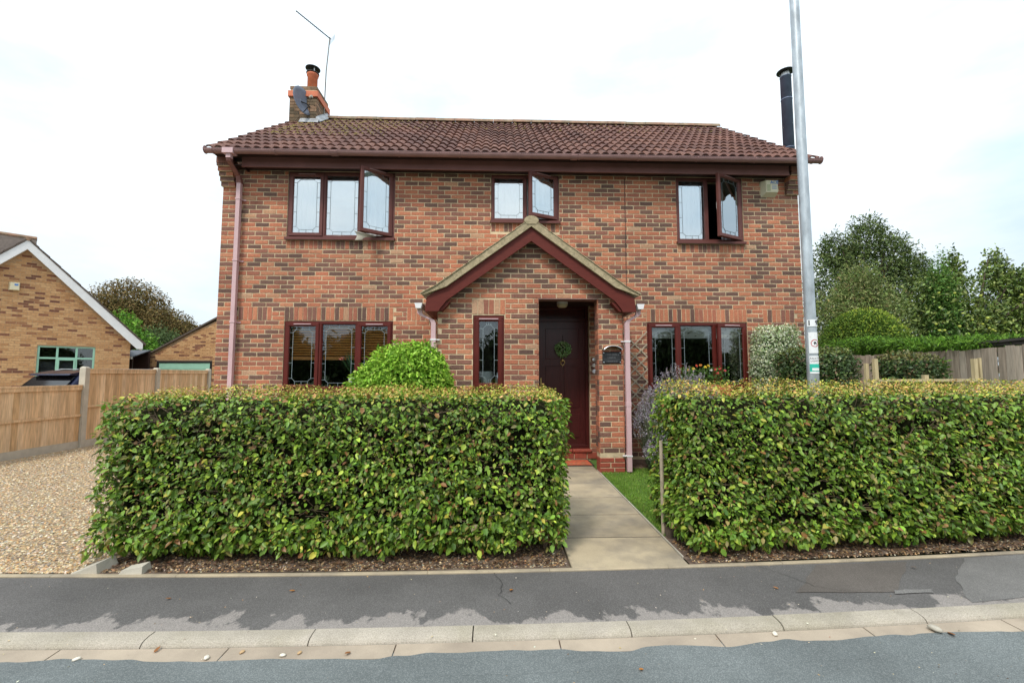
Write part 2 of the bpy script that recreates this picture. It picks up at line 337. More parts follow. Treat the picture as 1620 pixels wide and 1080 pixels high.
def leaves(P, Nn, D, Ln, Wd, C, name, mat, parent=None, fold=.25, simple=False, curl=.15):
    """P base points, Nn leaf normals, D tip directions, Ln/Wd length and width, C colours: folded pointed leaves"""
    n = len(P); D = nrm(D); Sd = nrm(np.cross(D, Nn)); Nn = np.cross(Sd, D)
    Ln = Ln[:, None]; Wd = Wd[:, None]
    if simple:
        V = np.stack([P, P+D*Ln*.5+Sd*Wd*.5+Nn*Wd*fold*.5, P+D*Ln-Nn*Ln*curl, P+D*Ln*.5-Sd*Wd*.5+Nn*Wd*fold*.5], 1).reshape(-1, 3)
        b = np.arange(n)[:, None]*4; F = b+np.array([[0, 1, 2, 3]]); return raw_mesh(name, V, F, C, mat, parent)
    up = Nn*Wd*fold*.5
    V = np.stack([P, P+D*Ln*.28+Sd*Wd*.46+up, P+D*Ln*.66+Sd*Wd*.40+up-Nn*Ln*curl*.5, P+D*Ln-Nn*Ln*curl, P+D*Ln*.66-Sd*Wd*.40+up-Nn*Ln*curl*.5, P+D*Ln*.28-Sd*Wd*.46+up], 1).reshape(-1, 3)
    b = np.arange(n)[:, None]*6; F = np.concatenate([b+np.array([[0, 1, 2, 3]]), b+np.array([[0, 3, 4, 5]])]); return raw_mesh(name, V, F, np.concatenate([C, C]), mat, parent)
def pick(n, pal, wts, jit=.18):
    pal = np.array(pal); i = rng.choice(len(pal), n, p=np.array(wts)/sum(wts)); c = pal[i]*(1+rng.normal(0, jit, (n, 1)))*(1+rng.normal(0, .05, (n, 3)))
    return np.clip(c, .004, .9)
def rv(n): return nrm(rng.normal(size=(n, 3)))

def text_pts(txt, size, bold=False):
    cu = bpy.data.curves.new('t', 'FONT'); cu.body = txt; cu.size = size; cu.align_x = 'CENTER'; cu.align_y = 'CENTER'; cu.resolution_u = 2
    if bold: cu.offset = size*.03
    o = bpy.data.objects.new('t', cu); COL.objects.link(o); bpy.context.view_layer.update()
    me = o.to_mesh(); V = [tuple(v.co) for v in me.vertices]; F = [tuple(p.vertices) for p in me.polygons]; o.to_mesh_clear()
    bpy.data.objects.remove(o); bpy.data.curves.remove(cu); return V, F
def lettering(txt, size, x, y, z, mat, parent, bold=False, name='lettering'):
    V, F = text_pts(txt, size, bold); mb = MB(); mb.poly([(x+a, y, z+b) for a, b, c in V], F); return mb.build(name, mat, parent)

# ------------------------------------------------------------------ ground, road, pavement
def cv(x):
    xc = max(-9, min(9, x)); return .0136*xc+.0078*xc*xc+(x-xc)*(.0136+.0156*xc)
XS = [-60, -40, -25, -16, -12]+[k*.4 for k in range(-27, 28)]+[12, 16, 25, 40, 60]
def strip(name, off0, off1, z, mat, kind='structure', z1=None, xs=XS, parent=None, rag=0, thick=0):
    """a sheet between two offsets from the street line; uv.y runs 0..1 across"""
    if rag: xs = [xs[0]+(xs[-1]-xs[0])*i/900 for i in range(901)]
    V, F = [], []
    for x in xs:
        j = rag*(vnoise(np.array([[x*3.1, 1, 2]]))[0]+.5*vnoise(np.array([[x*11, 5, 2]]))[0]-.75) if rag else 0
        V += [(x, off0+cv(x)+j, z), (x, off1+cv(x), z if z1 is None else z1)]
    for i in range(len(xs)-1): F.append((2*i, 2*i+2, 2*i+3, 2*i+1))
    me = bpy.data.meshes.new(name); me.from_pydata(V, [], F); uv = me.uv_layers.new(name='UVMap')
    for p in me.polygons:
        for li in p.loop_indices:
            vi = me.loops[li].vertex_index; uv.data[li].uv = (V[vi][0], vi % 2)
    me.materials.append(MATS[mat]); o = link(name, me, parent)
    if kind: o['kind'] = kind
    return o
mb = MB(); mb.poly([(-400, -400, -.13), (400, -400, -.13), (400, 400, -.13), (-400, 400, -.13)], [(0, 1, 2, 3)]); tag(mb.build('ground', 'field'), kind='structure')
strip('road', -5.2, 2.53, -.034, 'road')
# concrete channel course, each unit a part
rd = tag(empty('kerb_channel'), kind='structure')
def bar_along(name, x0, x1, prof, mat, parent, n=3, gap=.006, tone=.5):
    """a stone following the street line: prof = closed list of (offset, z)"""
    k = len(prof); V, F = [], []
    for i in range(n+1):
        x = x0+gap/2+(x1-x0-gap)*i/n
        V += [(x, o_+cv(x), z_) for o_, z_ in prof]
    F.append(tuple(range(k))[::-1]); F.append(tuple(range(n*k, n*k+k)))
    for i in range(n):
        for j in range(k): F.append((i*k+j, i*k+(j+1) % k, (i+1)*k+(j+1) % k, (i+1)*k+j))
    mb = MB(); mb.poly(V, F, tone); return mb.build(name, mat, parent)
for k in range(-13, 14):
    x0 = -.55+.905*k; dz = rnd(-.0015, .0015)
    bar_along('channel_block', x0, x0+.905, [(2.475, -.1), (2.590, -.1), (2.590, -.027+dz), (2.475, -.030+dz)], 'channel', rd, gap=.008)
# asphalt creeping over the channel edge in an uneven line
strip('road_edge', 2.486, 2.33, -.0255, 'road', z1=-.0335, xs=[-12, 12], rag=.045)
ks = tag(empty('kerb'), kind='structure')
for k in range(-13, 14):
    x0 = -.13+.905*k; dz = rnd(-.002, .003)
    bar_along('kerb_stone', x0, x0+.905, [(2.594, -.1), (2.705, -.1), (2.705, .001+dz), (2.652, .001+dz), (2.626, -.003+dz), (2.608, -.010+dz), (2.598, -.020+dz), (2.594, -.028)], 'kerb', ks, gap=.007)
strip('kerb_bedding', 2.47, 2.70, -.036, 'soil')
strip('pavement', 2.707, 3.385, -.002, 'tarmac')
ek = tag(empty('pavement_edging'), kind='structure')
for k in range(-13, 14):
    x0 = .4+.905*k
    bar_along('edging_stone', x0, x0+.905, [(3.387, -.1), (3.428, -.1), (3.428, .006), (3.422, .010), (3.393, .010), (3.387, .005)], 'slab', ek, gap=.003)
def sheet(name, pts, z, mat, kind='structure', th=0):
    mb = MB(); n = len(pts); mb.poly([(x, y, z) for x, y in pts], [tuple(range(n))])
    o = mb.build(name, mat)
    if kind: o['kind'] = kind
    return o
def wob(pts, amp=.012, k=6):
    o = []
    for i, a in enumerate(pts):
        b = pts[(i+1) % len(pts)]
        for j in range(k): t = j/k; o.append((a[0]+(b[0]-a[0])*t+rnd(-amp, amp), a[1]+(b[1]-a[1])*t+rnd(-amp, amp)))
    return o
sheet('pavement_patch', wob([(2.02, 3.02), (2.70, 3.00), (3.22, 3.47), (2.46, 3.43)][::1], .010), .002, 'tarmac_patch')
sheet('pavement_patch', wob([(2.66, 2.975), (2.93, 2.985), (2.97, 3.035), (2.70, 3.025)], .006), .0045, 'tarmac_pale')
sheet('pavement_patch', wob([(3.05, 2.86), (9.5, 3.60), (9.5, 4.10), (3.72, 3.51), (3.32, 3.2)], .012), .0005, 'tarmac_pale')
# hairline cracks in the tarmac
mb = MB()
for pts in ([(-.02, 3.38), (.05, 3.2), (.02, 3.05), (.12, 2.9)], [(2.0, 3.43), (2.12, 3.25), (2.2, 3.1), (2.42, 3.0)]):
    q = []
    for a, b in zip(pts, pts[1:]):
        for j in range(5): q.append((a[0]+(b[0]-a[0])*j/5+rnd(-.008, .008), a[1]+(b[1]-a[1])*j/5))
    for a, b in zip(q, q[1:]): mb.poly([(a[0]-.0015, a[1], .0045), (a[0]+.0015, a[1], .0045), (b[0]+.0015, b[1], .0045), (b[0]-.0015, b[1], .0045)], [(0, 1, 2, 3)])
tag(mb.build('pavement_crack', 'black'), kind='structure')
strip('gravel_drive', 3.44, 16, .004, 'gravel_bed', xs=[-40, -25, -16, -12, -10, -8, -6, -4.5, -3.0])
sheet('garden_bed', [(-3.0, 3.45), (.56, 3.42), (.56, 7.39), (-3.0, 7.39)], .007, 'soil')
sheet('garden_bed', [(1.49, 3.46), (9, 4.1), (9, 4.9), (1.49, 4.12)], .007, 'soil')
strip('lawn', 4.02, 7.5, .008, 'lawn', z1=.05, xs=[1.5, 2, 3, 4, 5, 6, 6.9])
sheet('garden_bed', [(1.95, 6.66), (6.9, 6.66), (6.9, 7.39), (1.95, 7.39)], .056, 'soil')
# garden path
pt = tag(empty('garden_path'), kind='structure')
def pz(y): return .05*(y-3.44)/3.2
for k in range(6):
    y0 = 3.445+.6*k; y1 = y0+.577; a = rnd(-.002, .002)
    if k == 5: y1 = 7.38
    mb = MB(); z0, z1 = pz(y0)+.008+a, pz(y1)+.008+a+rnd(-.002, .002)
    x0, x1 = .575, 1.482; b = .006
    mb.poly([(x0, y0, -.06), (x1, y0, -.06), (x1, y1, -.06), (x0, y1, -.06), (x0, y0, z0-b), (x1, y0, z0-b), (x1, y1, z1-b), (x0, y1, z1-b),
             (x0+b, y0+b, z0), (x1-b, y0+b, z0), (x1-b, y1-b, z1), (x0+b, y1-b, z1)],
            [(0, 3, 2, 1), (0, 1, 5, 4), (1, 2, 6, 5), (2, 3, 7, 6), (3, 0, 4, 7), (4, 5, 9, 8), (5, 6, 10, 9), (6, 7, 11, 10), (7, 4, 8, 11), (8, 9, 10, 11)])
    mb.build('paving_slab', ('slab', 'slab_dark', 'slab_dark', 'slab', 'slab_dark', 'slab')[k], pt)
mb = MB(); mb.prismx([(3.45, -.06), (7.38, -.06), (7.38, pz(7.38)+.001), (3.45, pz(3.45)+.001)], .578, 1.479); mb.build('path_bedding', 'joint', pt)
mb = MB(); mb.prismx([(3.6, -.02), (6.62, -.02), (6.62, .058), (3.6, .014)], 1.486, 1.498); mb.build('path_edging', 'concrete', pt)

# ------------------------------------------------------------------ pebbles / litter
PEB = [(.54, .37, .19), (.44, .27, .12), (.30, .20, .11), (.22, .19, .15), (.64, .50, .32), (.38, .31, .22), (.48, .25, .10), (.72, .65, .50)]
def pebbles(name, P, r, C, parent=None, kind='stuff'):
    n = len(P); A = rng.random(n)*6.28; sx = r*(1+rng.random(n)*.5); sy = r*(.7+rng.random(n)*.3); sz = r*(.35+rng.random(n)*.3)
    ux = np.stack([np.cos(A), np.sin(A), rng.normal(0, .2, n)], 1); uy = np.stack([-np.sin(A), np.cos(A), rng.normal(0, .2, n)], 1); uz = np.array([[0, 0, 1.]])
    o = np.array([(0, 0, 1), (1, 0, 0), (.4, .9, .05), (-.8, .6, -.05), (-.8, -.6, 0), (.4, -.9, 0)], float)
    V = P[:, None, :]+o[None, :, 0:1]*(sx[:, None]*ux)[:, None, :]+o[None, :, 1:2]*(sy[:, None]*uy)[:, None, :]+o[None, :, 2:3]*(sz[:, None]*uz)[:, None, :]
    V = V.reshape(-1, 3); b = np.arange(n)[:, None]*6
    F = np.concatenate([b+np.array([[0, i, i+1 if i < 5 else 1]]) for i in range(1, 6)]); Cc = np.concatenate([C]*5)
    o = raw_mesh(name, V, F, Cc, 'pebble', parent, smooth=True); o['kind'] = kind; return o
n = 80000; u = rng.random(n); yy = 3.45+(u**1.7)*6.5; xx = -2.95-rng.random(n)**.9*(5.3+0*yy)
k = xx > -8.25; P = np.stack([xx[k], yy[k]+np.array([cv(a) for a in xx[k]])*.9, np.full(k.sum(), .008)], 1)
pebbles('gravel', P, .005+rng.random(len(P))*.007, pick(len(P), PEB, [5, 3, 3, 2, 4, 3, 2, 1.6], .15))
n = 5200; xx = np.concatenate([-3.0+rng.random(n)*3.55, 1.53+rng.random(n)*4.0]); yy = 3.45+rng.random(2*n)**1.3*.45+np.array([cv(a) for a in xx])
pebbles('bed_gravel', np.stack([xx, yy, np.full(2*n, .010)], 1), .003+rng.random(2*n)*.006, pick(2*n, PEB+[(.10, .06, .04)], [3, 3, 4, 3, 1.6, 2, 2, .7, 9], .2))
# brown leaf litter in the bed
n = 1500; xx = np.concatenate([-3.0+rng.random(n)*3.55, 1.53+rng.random(n)*4.0]); yy = 3.45+rng.random(2*n)**1.2*.5+np.array([cv(a) for a in xx]); P = np.stack([xx, yy, .014+rng.random(2*n)*.012], 1)
o = leaves(P, nrm(np.array([[0, 0, 1.]])+rng.normal(0, .35, (2*n, 3))), rv(2*n)*np.array([[1, 1, .2]]), .02+rng.random(2*n)*.025, .014+rng.random(2*n)*.014,
           pick(2*n, [(.16, .095, .055), (.24, .15, .085), (.11, .07, .045), (.26, .13, .065)], [3, 2, 3, 1]), 'leaf_litter', 'leaf', simple=True); o['kind'] = 'stuff'
n = 1500; xx = rng.uniform(-5, 6, n); yy = rng.uniform(.9, 3.38, n); cvx = np.array([cv(a) for a in xx]); zz = np.where(yy > 2.70, .0, np.where(yy > 2.57, .001, np.where(yy > 2.44, -.027, -.033)))
pebbles('grit', np.stack([xx, yy+cvx, zz], 1), .0012+rng.random(n)**4*.0055, pick(n, PEB+[(.10, .07, .05)], [2, 2, 2, 2, 4, 2, 2, 5, 4], .2))
# single stones and fallen leaves along the gutter and pavement (each one a thing)
def stone(x, y, z, r, c, label, grp='loose stones lying along the gutter'):
    mb = MB(); pr = [(.001, -.35*r), (.7*r, -.25*r), (r, 0), (.75*r, .35*r), (.3*r, .5*r), (.001, .52*r)]; mb.lathe(pr, n=9)
    mb.v = [(a*1.25+rnd(-.1, .1)*r, b*.85+rnd(-.1, .1)*r, c_+rnd(-.06, .06)*r) for a, b, c_ in mb.v]
    me = mb.mesh('loose_stone', c, True); o = link('loose_stone', me); o.location = (x, y, z+.3*r); o.rotation_euler[2] = rnd(0, 3); return tag(o, label, 'stone', grp)
M('stone_white', (.72, .66, .55), .7, .15, 40); M('stone_tan', (.50, .33, .17), .7, .2, 40)
for x, y, r, c, l in ((-2.19, 2.50, .016, 'stone_white', 'white pebble below the kerb, largest of the far left group'), (-2.29, 2.62, .013, 'stone_white', 'white pebble tucked against the kerb face at the far left'),
                      (-1.52, 2.50, .016, 'stone_white', 'oval white pebble on the channel beside a tan stone'), (-1.36, 2.545, .013, 'stone_tan', 'tan stone next to the dead leaves in the gutter'),
                      (-1.13, 2.51, .014, 'stone_white', 'cream pebble right of the gutter leaf litter'), (-1.05, 2.53, .012, 'stone_tan', 'small orange tan pebble at the kerb foot'),
                      (1.60, 2.56, .017, 'stone_white', 'white chip wedged in the kerb joint right of the path')):
    stone(x, y+cv(x), -.027, r, c, l)
stone(2.55, 2.60, -.02, .03, 'concrete', 'mossy lump of concrete at the foot of a kerb joint')
LEAFC = {'leaf_brown': (.30, .13, .05), 'leaf_orange': (.50, .20, .05)}
def fallen(x, y, z, L_, c, label):
    P = np.array([[0, 0, 0.]]); o = leaves(P, np.array([[.2, .1, 1.]]), np.array([[1, .2, 0.]]), np.array([L_*.7]), np.array([L_*.36]), np.array([LEAFC[c]]), 'fallen_leaf', 'leaf', curl=-.25)
    o.location = (x, y, z+.004); o.rotation_euler[2] = rnd(0, 6); tag(o, label, 'leaf', 'fallen leaves on the pavement and road')
for x, y, z, l, c, lb in ((-2.12, 3.08, 0, .05, 'leaf_brown', 'curled brown leaf on the pavement in front of the gravel drive'), (-1.36, 3.17, 0, .06, 'leaf_orange', 'pair of pale fallen leaves on dark tarmac left of centre'),
                          (.11, 3.13, 0, .07, 'leaf_orange', 'orange brown leaf on the pavement near the path'), (.75, 2.33, -.034, .05, 'leaf_orange', 'small orange leaf lying alone on the road'),
                          (2.62, 2.5, -.028, .09, 'leaf_brown', 'long brown leaf on the channel at the right'), (-1.83, 2.55, -.027, .06, 'leaf_brown', 'dark brown leaf among stones in the gutter'),
                          (-.78, 2.53, -.027, .06, 'leaf_brown', 'brown leaf below the kerb left of centre'), (1.93, 3.02, 0, .05, 'leaf_orange', 'bright orange leaf on the pavement by the right hedge'),
                          (3.15, 3.25, .004, .06, 'leaf_brown', 'brown leaf on the patched tarmac at the right')):
    fallen(x, y+cv(x), z, l, c, lb)
# broken concrete blocks at the drive corner
mb = MB(); mb.poly([(-.13, -.05, 0), (.07, -.05, 0), (.09, .12, 0), (-.10, .10, 0), (-.12, -.04, .015), (.05, -.04, .075), (.06, .11, .08), (-.10, .09, .02)], [(0, 3, 2, 1), (4, 5, 6, 7), (0, 1, 5, 4), (1, 2, 6, 5), (2, 3, 7, 6), (3, 0, 4, 7)])
o = mb.build('concrete_block', 'concrete'); o.location = (-2.98, 3.50, 0); tag(o, 'wedge of broken concrete between gravel drive and hedge foot', 'block')
mb = MB(); mb.poly([(-.09, -.04, 0), (.08, -.04, 0), (.08, .06, 0), (-.09, .06, 0), (-.07, -.035, .035), (.075, -.03, .06), (.07, .05, .065), (-.06, .05, .04)], [(0, 3, 2, 1), (4, 5, 6, 7), (0, 1, 5, 4), (1, 2, 6, 5), (2, 3, 7, 6), (3, 0, 4, 7)])
o = mb.build('concrete_block', 'post_concrete'); o.location = (-2.66, 3.47, 0); tag(o, 'grey flat stone lying in the soil under the hedge leaves', 'block')

# ------------------------------------------------------------------ THE HOUSE
house = thing('brick_house', 'two storey red brick house with brown tiled roof and gabled porch', 'house', (0, 7.4, 0))
HP = Vector((0, 7.4, 0))
class HB(MB):
    """builder whose coordinates are given in the world and stored relative to the house"""
    off = (0, 7.4, 0)
    def mesh(s, name, mat, smooth=False):
        s.v = [(a-s.off[0], b-s.off[1], c-s.off[2]) for a, b, c in s.v]; return MB.mesh(s, name, mat, smooth)
W = 7.4; XL, XR = -4.61, 5.30
UP = [(-3.53, -1.735), (-.10, 1.073), (3.12, 4.30)]; UZ = [(3.745, 4.90), (4.07, 4.90), (3.745, 4.90)]
LOW = [(-3.51, -1.725), (2.55, 4.295)]; LZ = (1.20, 2.345)
OPEN = [(a, b, c, d) for (a, b), (c, d) in zip(UP, UZ)]+[(a, b, LZ[0], LZ[1]) for a, b in LOW]+[(.66, 1.565, -.1, 2.62)]
TL = [.5]
def tone_any():
    r = random.random()
    if TL[0] < .2 and r < .19 and random.random() < .6: r = rnd(.2, 1)
    TL[0] = rnd(.0, .17) if r < .19 else rnd(.17, .36) if r < .40 else rnd(.36, .62) if r < .70 else rnd(.62, .80) if r < .975 else rnd(.85, 1)
    return TL[0]
bricks = []   # (x0,x1,z0,z1,Y,tone,wall)
def course_fill(x0, x1, zb, zt, Y, wall, opens, rows0=0.0, inside=None, toner=tone_any, L0=.225, shift=0):
    k = 0; z = zb
    while z < zt-.02:
        off = (-.1125 if k % 2 else 0)+shift; x = x0+off
        while x < x1-.01:
            a, b = max(x, x0)+.0075, min(x+L0, x1)-.0075; segs = [(a, b)]
            for (p, q, r, s_) in opens:
                if z+.065 > r+.004 and z+.01 < s_-.004:
                    ns = []
                    for (a1, b1) in segs:
                        if b1 <= p or a1 >= q: ns.append((a1, b1)); continue
                        if a1 < p: ns.append((a1, p-.004))
                        if b1 > q: ns.append((q+.004, b1))
                    segs = ns
            for a1, b1 in segs:
                if b1-a1 < .035: continue
                if inside and not inside(a1, b1, z+.005, z+.070): continue
                bricks.append((a1, b1, z+.0075, z+.0675, Y, toner(), wall))
            x += L0
        z += .075; k += 1
def soldiers(x0, x1, z0, z1, Y, wall, w_=.075):
    n = max(1, round((x1-x0)/w_)); w2 = (x1-x0)/n
    for i in range(n): bricks.append((x0+i*w2+.005, x0+(i+1)*w2-.005, z0+.005, z1-.005, Y, tone_any(), wall))
sold = [(-3.51, -1.725, 2.35, 2.575), (2.55, 4.295, 2.35, 2.575), (-4.26, -3.72, 2.35, 2.575), (-1.50, -1.12, 2.35, 2.575), (4.58, 5.13, 2.35, 2.575)]
soldU = [(-3.53, -1.735, 3.555, 3.705), (-.10, 1.073, 3.885, 4.035), (3.12, 4.30, 3.555, 3.705)]
for s_ in sold+soldU: soldiers(*s_, W, 0)
zb0 = .10; zb0 = 2.35-30*.075
main_in = lambda a, b, c, d: not (-.80 < a and b < 1.52 and d < 3.35-.706*max(abs(a-.5), abs(b-.5)) and d < 3.2)
course_fill(XL, XR, zb0, 4.92, W, 0, OPEN+[(a-.001, b+.001, c, d) for a, b, c, d in sold+soldU], inside=main_in)
# porch
PY = 6.45; PL, PR = -.865, 1.865; OX0, OX1, OZ = .62, 1.50, 2.577
gab = lambda a, b, c, d: d < 3.62-.73*max(abs(a-.5), abs(b-.5))
PW = (-.345, .112, 1.24, 2.325)
psold = (-.36, .127, 2.335, 2.56)
soldiers(*psold, PY, 1)
course_fill(PL, PR, zb0, 3.7, PY, 1, [PW, (OX0, OX1, -.1, OZ), psold], inside=lambda a, b, c, d: gab(a, b, c, d) and not (a > 1.4 and c < .26), shift=.06)
# side faces of pier and reveal
sbr = []
z = zb0+.225; k = 0
while z < 2.55:
    for a, b in ([(0, .1), (.11, .215)] if k % 2 else [(0, .215)]): sbr.append((a+.003, b-.003, z+.005, z+.07))
    z += .075; k += 1
def brick_geo(mb, b):
    x0, x1, z0, z1, Y, t, _ = b; j = lambda: rnd(-.0022, .0022); pr = rnd(-.0015, .0012)
    y = Y+pr; xm, zm = (x0+x1)/2, (z0+z1)/2
    if x1-x0 > z1-z0:
        ring = [(x0, z0), (x0+(x1-x0)*.33, z0), (x0+(x1-x0)*.66, z0), (x1, z0), (x1, z1), (x0+(x1-x0)*.66, z1), (x0+(x1-x0)*.33, z1), (x0, z1)]
    else: ring = [(x0, z0), (x1, z0), (x1, z0+(z1-z0)*.33), (x1, z0+(z1-z0)*.66), (x1, z1), (x0, z1), (x0, z0+(z1-z0)*.66), (x0, z0+(z1-z0)*.33)]
    ring = [(a+j(), c+j()) for a, c in ring]; n = 8
    fr = [(xm+(a-xm)*(1-.006/abs(x1-x0)), y, zm+(c-zm)*(1-.006/abs(z1-z0))) for a, c in ring]
    md = [(a, y+.002, c) for a, c in ring]; bk = [(a, Y+.016, c) for a, c in ring]
    fs = [tuple(range(n))]
    for i in range(n):
        q = (i+1) % n; fs += [(i, n+i, n+q, q), (n+i, 2*n+i, 2*n+q, n+q)]
    mb.poly(fr+md+bk, fs, t)
def grid_wall(mb, x0, x1, z0, z1, y0, y1, opens):
    xs = sorted({x0, x1, *[v for o_ in opens for v in o_[:2] if x0 < v < x1]}); zs = sorted({z0, z1, *[v for o_ in opens for v in o_[2:] if z0 < v < z1]})
    for a, b in zip(xs, xs[1:]):
        run = None
        for c, d in zip(zs, zs[1:]):
            hole = any(a >= p-1e-6 and b <= q+1e-6 and c >= r-1e-6 and d <= s_+1e-6 for p, q, r, s_ in opens)
            if hole:
                if run: mb.box(a, b, y0, y1, run[0], run[1]); run = None
            else: run = (run[0], d) if run else (c, d)
        if run: mb.box(a, b, y0, y1, run[0], run[1])
mb = HB(); grid_wall(mb, XL+.004, XR-.004, -.1, 4.96, W+.006, W+.28, OPEN); fw = mb.build('front_wall', 'mortar', house)
mb = HB(); opp = [PW, (OX0, OX1, -.1, OZ)]
grid_wall(mb, PL+.004, PR-.004, -.1, 2.62, PY+.006, PY+.21, opp)
mb.prism([(PL+.004, 2.62), (PR-.004, 2.62), (.5+.35, 3.34), (.5, 3.59), (.5-.35, 3.34)], PY+.006, PY+.21)
pw = mb.build('porch_wall', 'mortar', house)
# which bricks are single objects: the 300 largest in view
def score(b):
    x, z, Y = (b[0]+b[1])/2, (b[2]+b[3])/2, b[4]
    if b[1]-b[0] < .09 and b[3]-b[2] < .09: return 99
    if x < .58 and z < 1.36: return 99
    if x > 1.95 and z < 1.5: return 99
    if Y < 7: return math.hypot(x, Y, z-1.46)
    if x < 1.6: return 50+abs(x)
    return math.hypot(x, Y, z-1.46)
bricks.sort(key=score)
for b in bricks[:300]:
    mb = HB(); brick_geo(mb, b); cx, cy, cz = b[0], b[4], b[2]; mb.off = (cx, cy, cz)
    me = mb.mesh('brick', 'brick'); o = link('brick', me, fw if b[6] == 0 else pw); o.location = (cx, cy-7.4, cz)
for wl, par in ((0, fw), (1, pw)):
    mb = HB()
    for b in bricks[300:]:
        if b[6] == wl: brick_geo(mb, b)
    if wl == 1:
        for a, b_, c, d in sbr:  # pier side (faces the door opening) and its outer side
            t = tone_any(); mb.box(OX1-.008, OX1+.02, PY+a, PY+b_, c, d, t); mb.box(PR-.02, PR+.003, PY+a, PY+b_, c, d, tone_any())
    tag(mb.build('brickwork', 'brick', par), kind='stuff')
mb = HB(); mb.box(PL+.004, PL+.21, PY+.21, W+.003, -.1, 2.61); mb.build('porch_side_wall', 'brick_side', house)
mb = HB(); mb.box(OX0-.21, OX0-.001, PY+.21, W+.003, -.1, 2.59); mb.build('porch_side_wall', 'brick_side', house)
mb = HB(); mb.box(OX0-.03, OX0-.0008, PY+.004, PY+.209, -.1, 2.59); mb.build('opening_reveal', 'brick_side', house)
# engineering brick base of the pier and door step
mb = HB()
for r in range(3):
    z0 = .045+.072*r; xs = [1.497, 1.655, 1.868] if r % 2 else [1.497, 1.71, 1.868]
    for a, b in zip(xs, xs[1:]): mb.bev(a+.007, b-.007, PY-.002, PY+.02, z0+.007, z0+.066)
    mb.box(1.494, 1.51, PY+.002, PY+.205, z0+.004, z0+.068)
mb.build('pier_base', 'red_brick', house)
mb = HB()
for i in range(5): mb.bev(.64+i*.215+.007, .64+(i+1)*.215-.007, 7.375, 7.5, .075, .175)
for i in range(3): mb.bev(.62+i*.32+.004, .62+(i+1)*.32-.004, 7.355, 7.6, .18, .225, .008)
mb.build('door_step', 'red_brick', house)
mb = HB(); mb.box(.60, 1.56, 7.39, 7.7, -.05, .178); mb.build('step_core', 'mortar', house)
# side and rear walls
EY, EZ, RY, RZ = 6.98, 5.06, 10.15, 7.43; SL = (RZ-EZ)/(RY-EY); YB = 12.9
for nm, x0, x1 in (('side_wall', XL, XL+.28), ('side_wall', XR-.28, XR)):
    mb = HB(); mb.prismx([(W+.285, -.1), (YB, -.1), (YB, 4.95), (RY, RZ-.12), (W+.285, EZ+(W+.285-EY)*SL-.06)], x0, x1); mb.build(nm, 'brick_side', house)
mb = HB(); mb.box(XL+.285, XR-.285, YB-.28, YB, -.1, 4.95); mb.build('rear_wall', 'brick_side', house)
# quoin end bricks at the left corner (side faces step in and out)
# corbelled eaves brackets
for xa, xb in ((XL-.005, XL+.225), (XR-.235, XR-.005)):
    mb = HB(); mb.box(xa, xb, W-.20, W+.01, 4.93, 5.03, .3)
    for i in range(5):
        z0 = 4.60+.072*i; yy_ = W-.05-.036*i
        if i % 2: mb.bev(xa, xb, yy_, W+.012, z0+.004, z0+.068, .004, tone_any())
        else: mb.bev(xa, (xa+xb)/2-.004, yy_, W+.012, z0+.004, z0+.068, .004, .15); mb.bev((xa+xb)/2+.004, xb, yy_, W+.012, z0+.004, z0+.068, .004, rnd(.2, .9))
    mb.build('corbel', 'brick', house)
    mb = HB()
    for i in range(5): mb.box(xa+.006, xb-.006, W-.043-.036*i, W+.011, 4.60+.072*i-.004, 4.60+.072*i+.072)
    mb.build('corbel_mortar', 'mortar', house)
# movement joint
mb = HB(); mb.box(2.212, 2.220, W-.004, W+.012, 1.0, 4.86); mb.build('movement_joint', 'black', house)
# roof base
roof = empty('roof'); roof.parent = house
TX0, TX1 = -4.635, 5.385
mb = HB(); mb.prismx([(EY+.06, EZ-.05), (EY+.06, EZ-.01), (RY, RZ-.01), (13.3, EZ-.01), (13.3, EZ-.05), (RY, RZ-.06)], TX0+.02, TX1-.02); mb.build('roof_deck', 'dark_tile', roof)
# tiles
NT = 33; TW = (TX1-TX0)/NT; G = math.hypot(RY-EY, RZ-EZ)/11.5; sl = Vector((0, RY-EY, RZ-EZ)).normalized(); nr = Vector((0, -sl.z, sl.y))
def tile_mesh(t):
    mb = MB(); n = 14
    def h(u): ph = (u/TW*2) % 1.0; return .019*math.sin(2*math.pi*(ph-.04*math.sin(2*math.pi*ph)))+.006*math.sin(4*math.pi*ph+.9)
    V = []
    for i in range(n+1):
        u = TW*i/n; zz = h(u)
        V.append((u, 0, 0, zz+.034)); V.append((u, 0, G*1.12, zz+.004)); V.append((u, 0, 0, zz+.010))
    pts = [tuple(Vector((u, 0, 0))+sl*s_+nr*hh) for u, _, s_, hh in V]; fs = []
    for i in range(n): a = 3*i; fs += [(a, a+3, a+4, a+1), (a+2, a+5, a+3, a)]
    fs += [(0, 1, 2), (3*n, 3*n+2, 3*n+1)]
    mb.poly(pts, fs, t); return mb.mesh('roof_tile', 'roof_tile', False)
variants = [tile_mesh(t) for t in np.linspace(.2, .9, 10)]
stuffv = []
for r in range(12):
    for c in range(NT):
        if r == 11: pass
        t = random.choice(variants)
        p = Vector((TX0+c*TW, EY, EZ))+sl*(G*r)
        if r < 9:
            if r*NT+c < 300:
                o = link('roof_tile', t, roof); o.location = p-HP+Vector((0, 0, rnd(-.002, .002))); o.rotation_euler = (rnd(-.01, .01), rnd(-.006, .006), 0); continue
        stuffv.append((t, p, 1 if r < 11 else .5))
mb = HB()
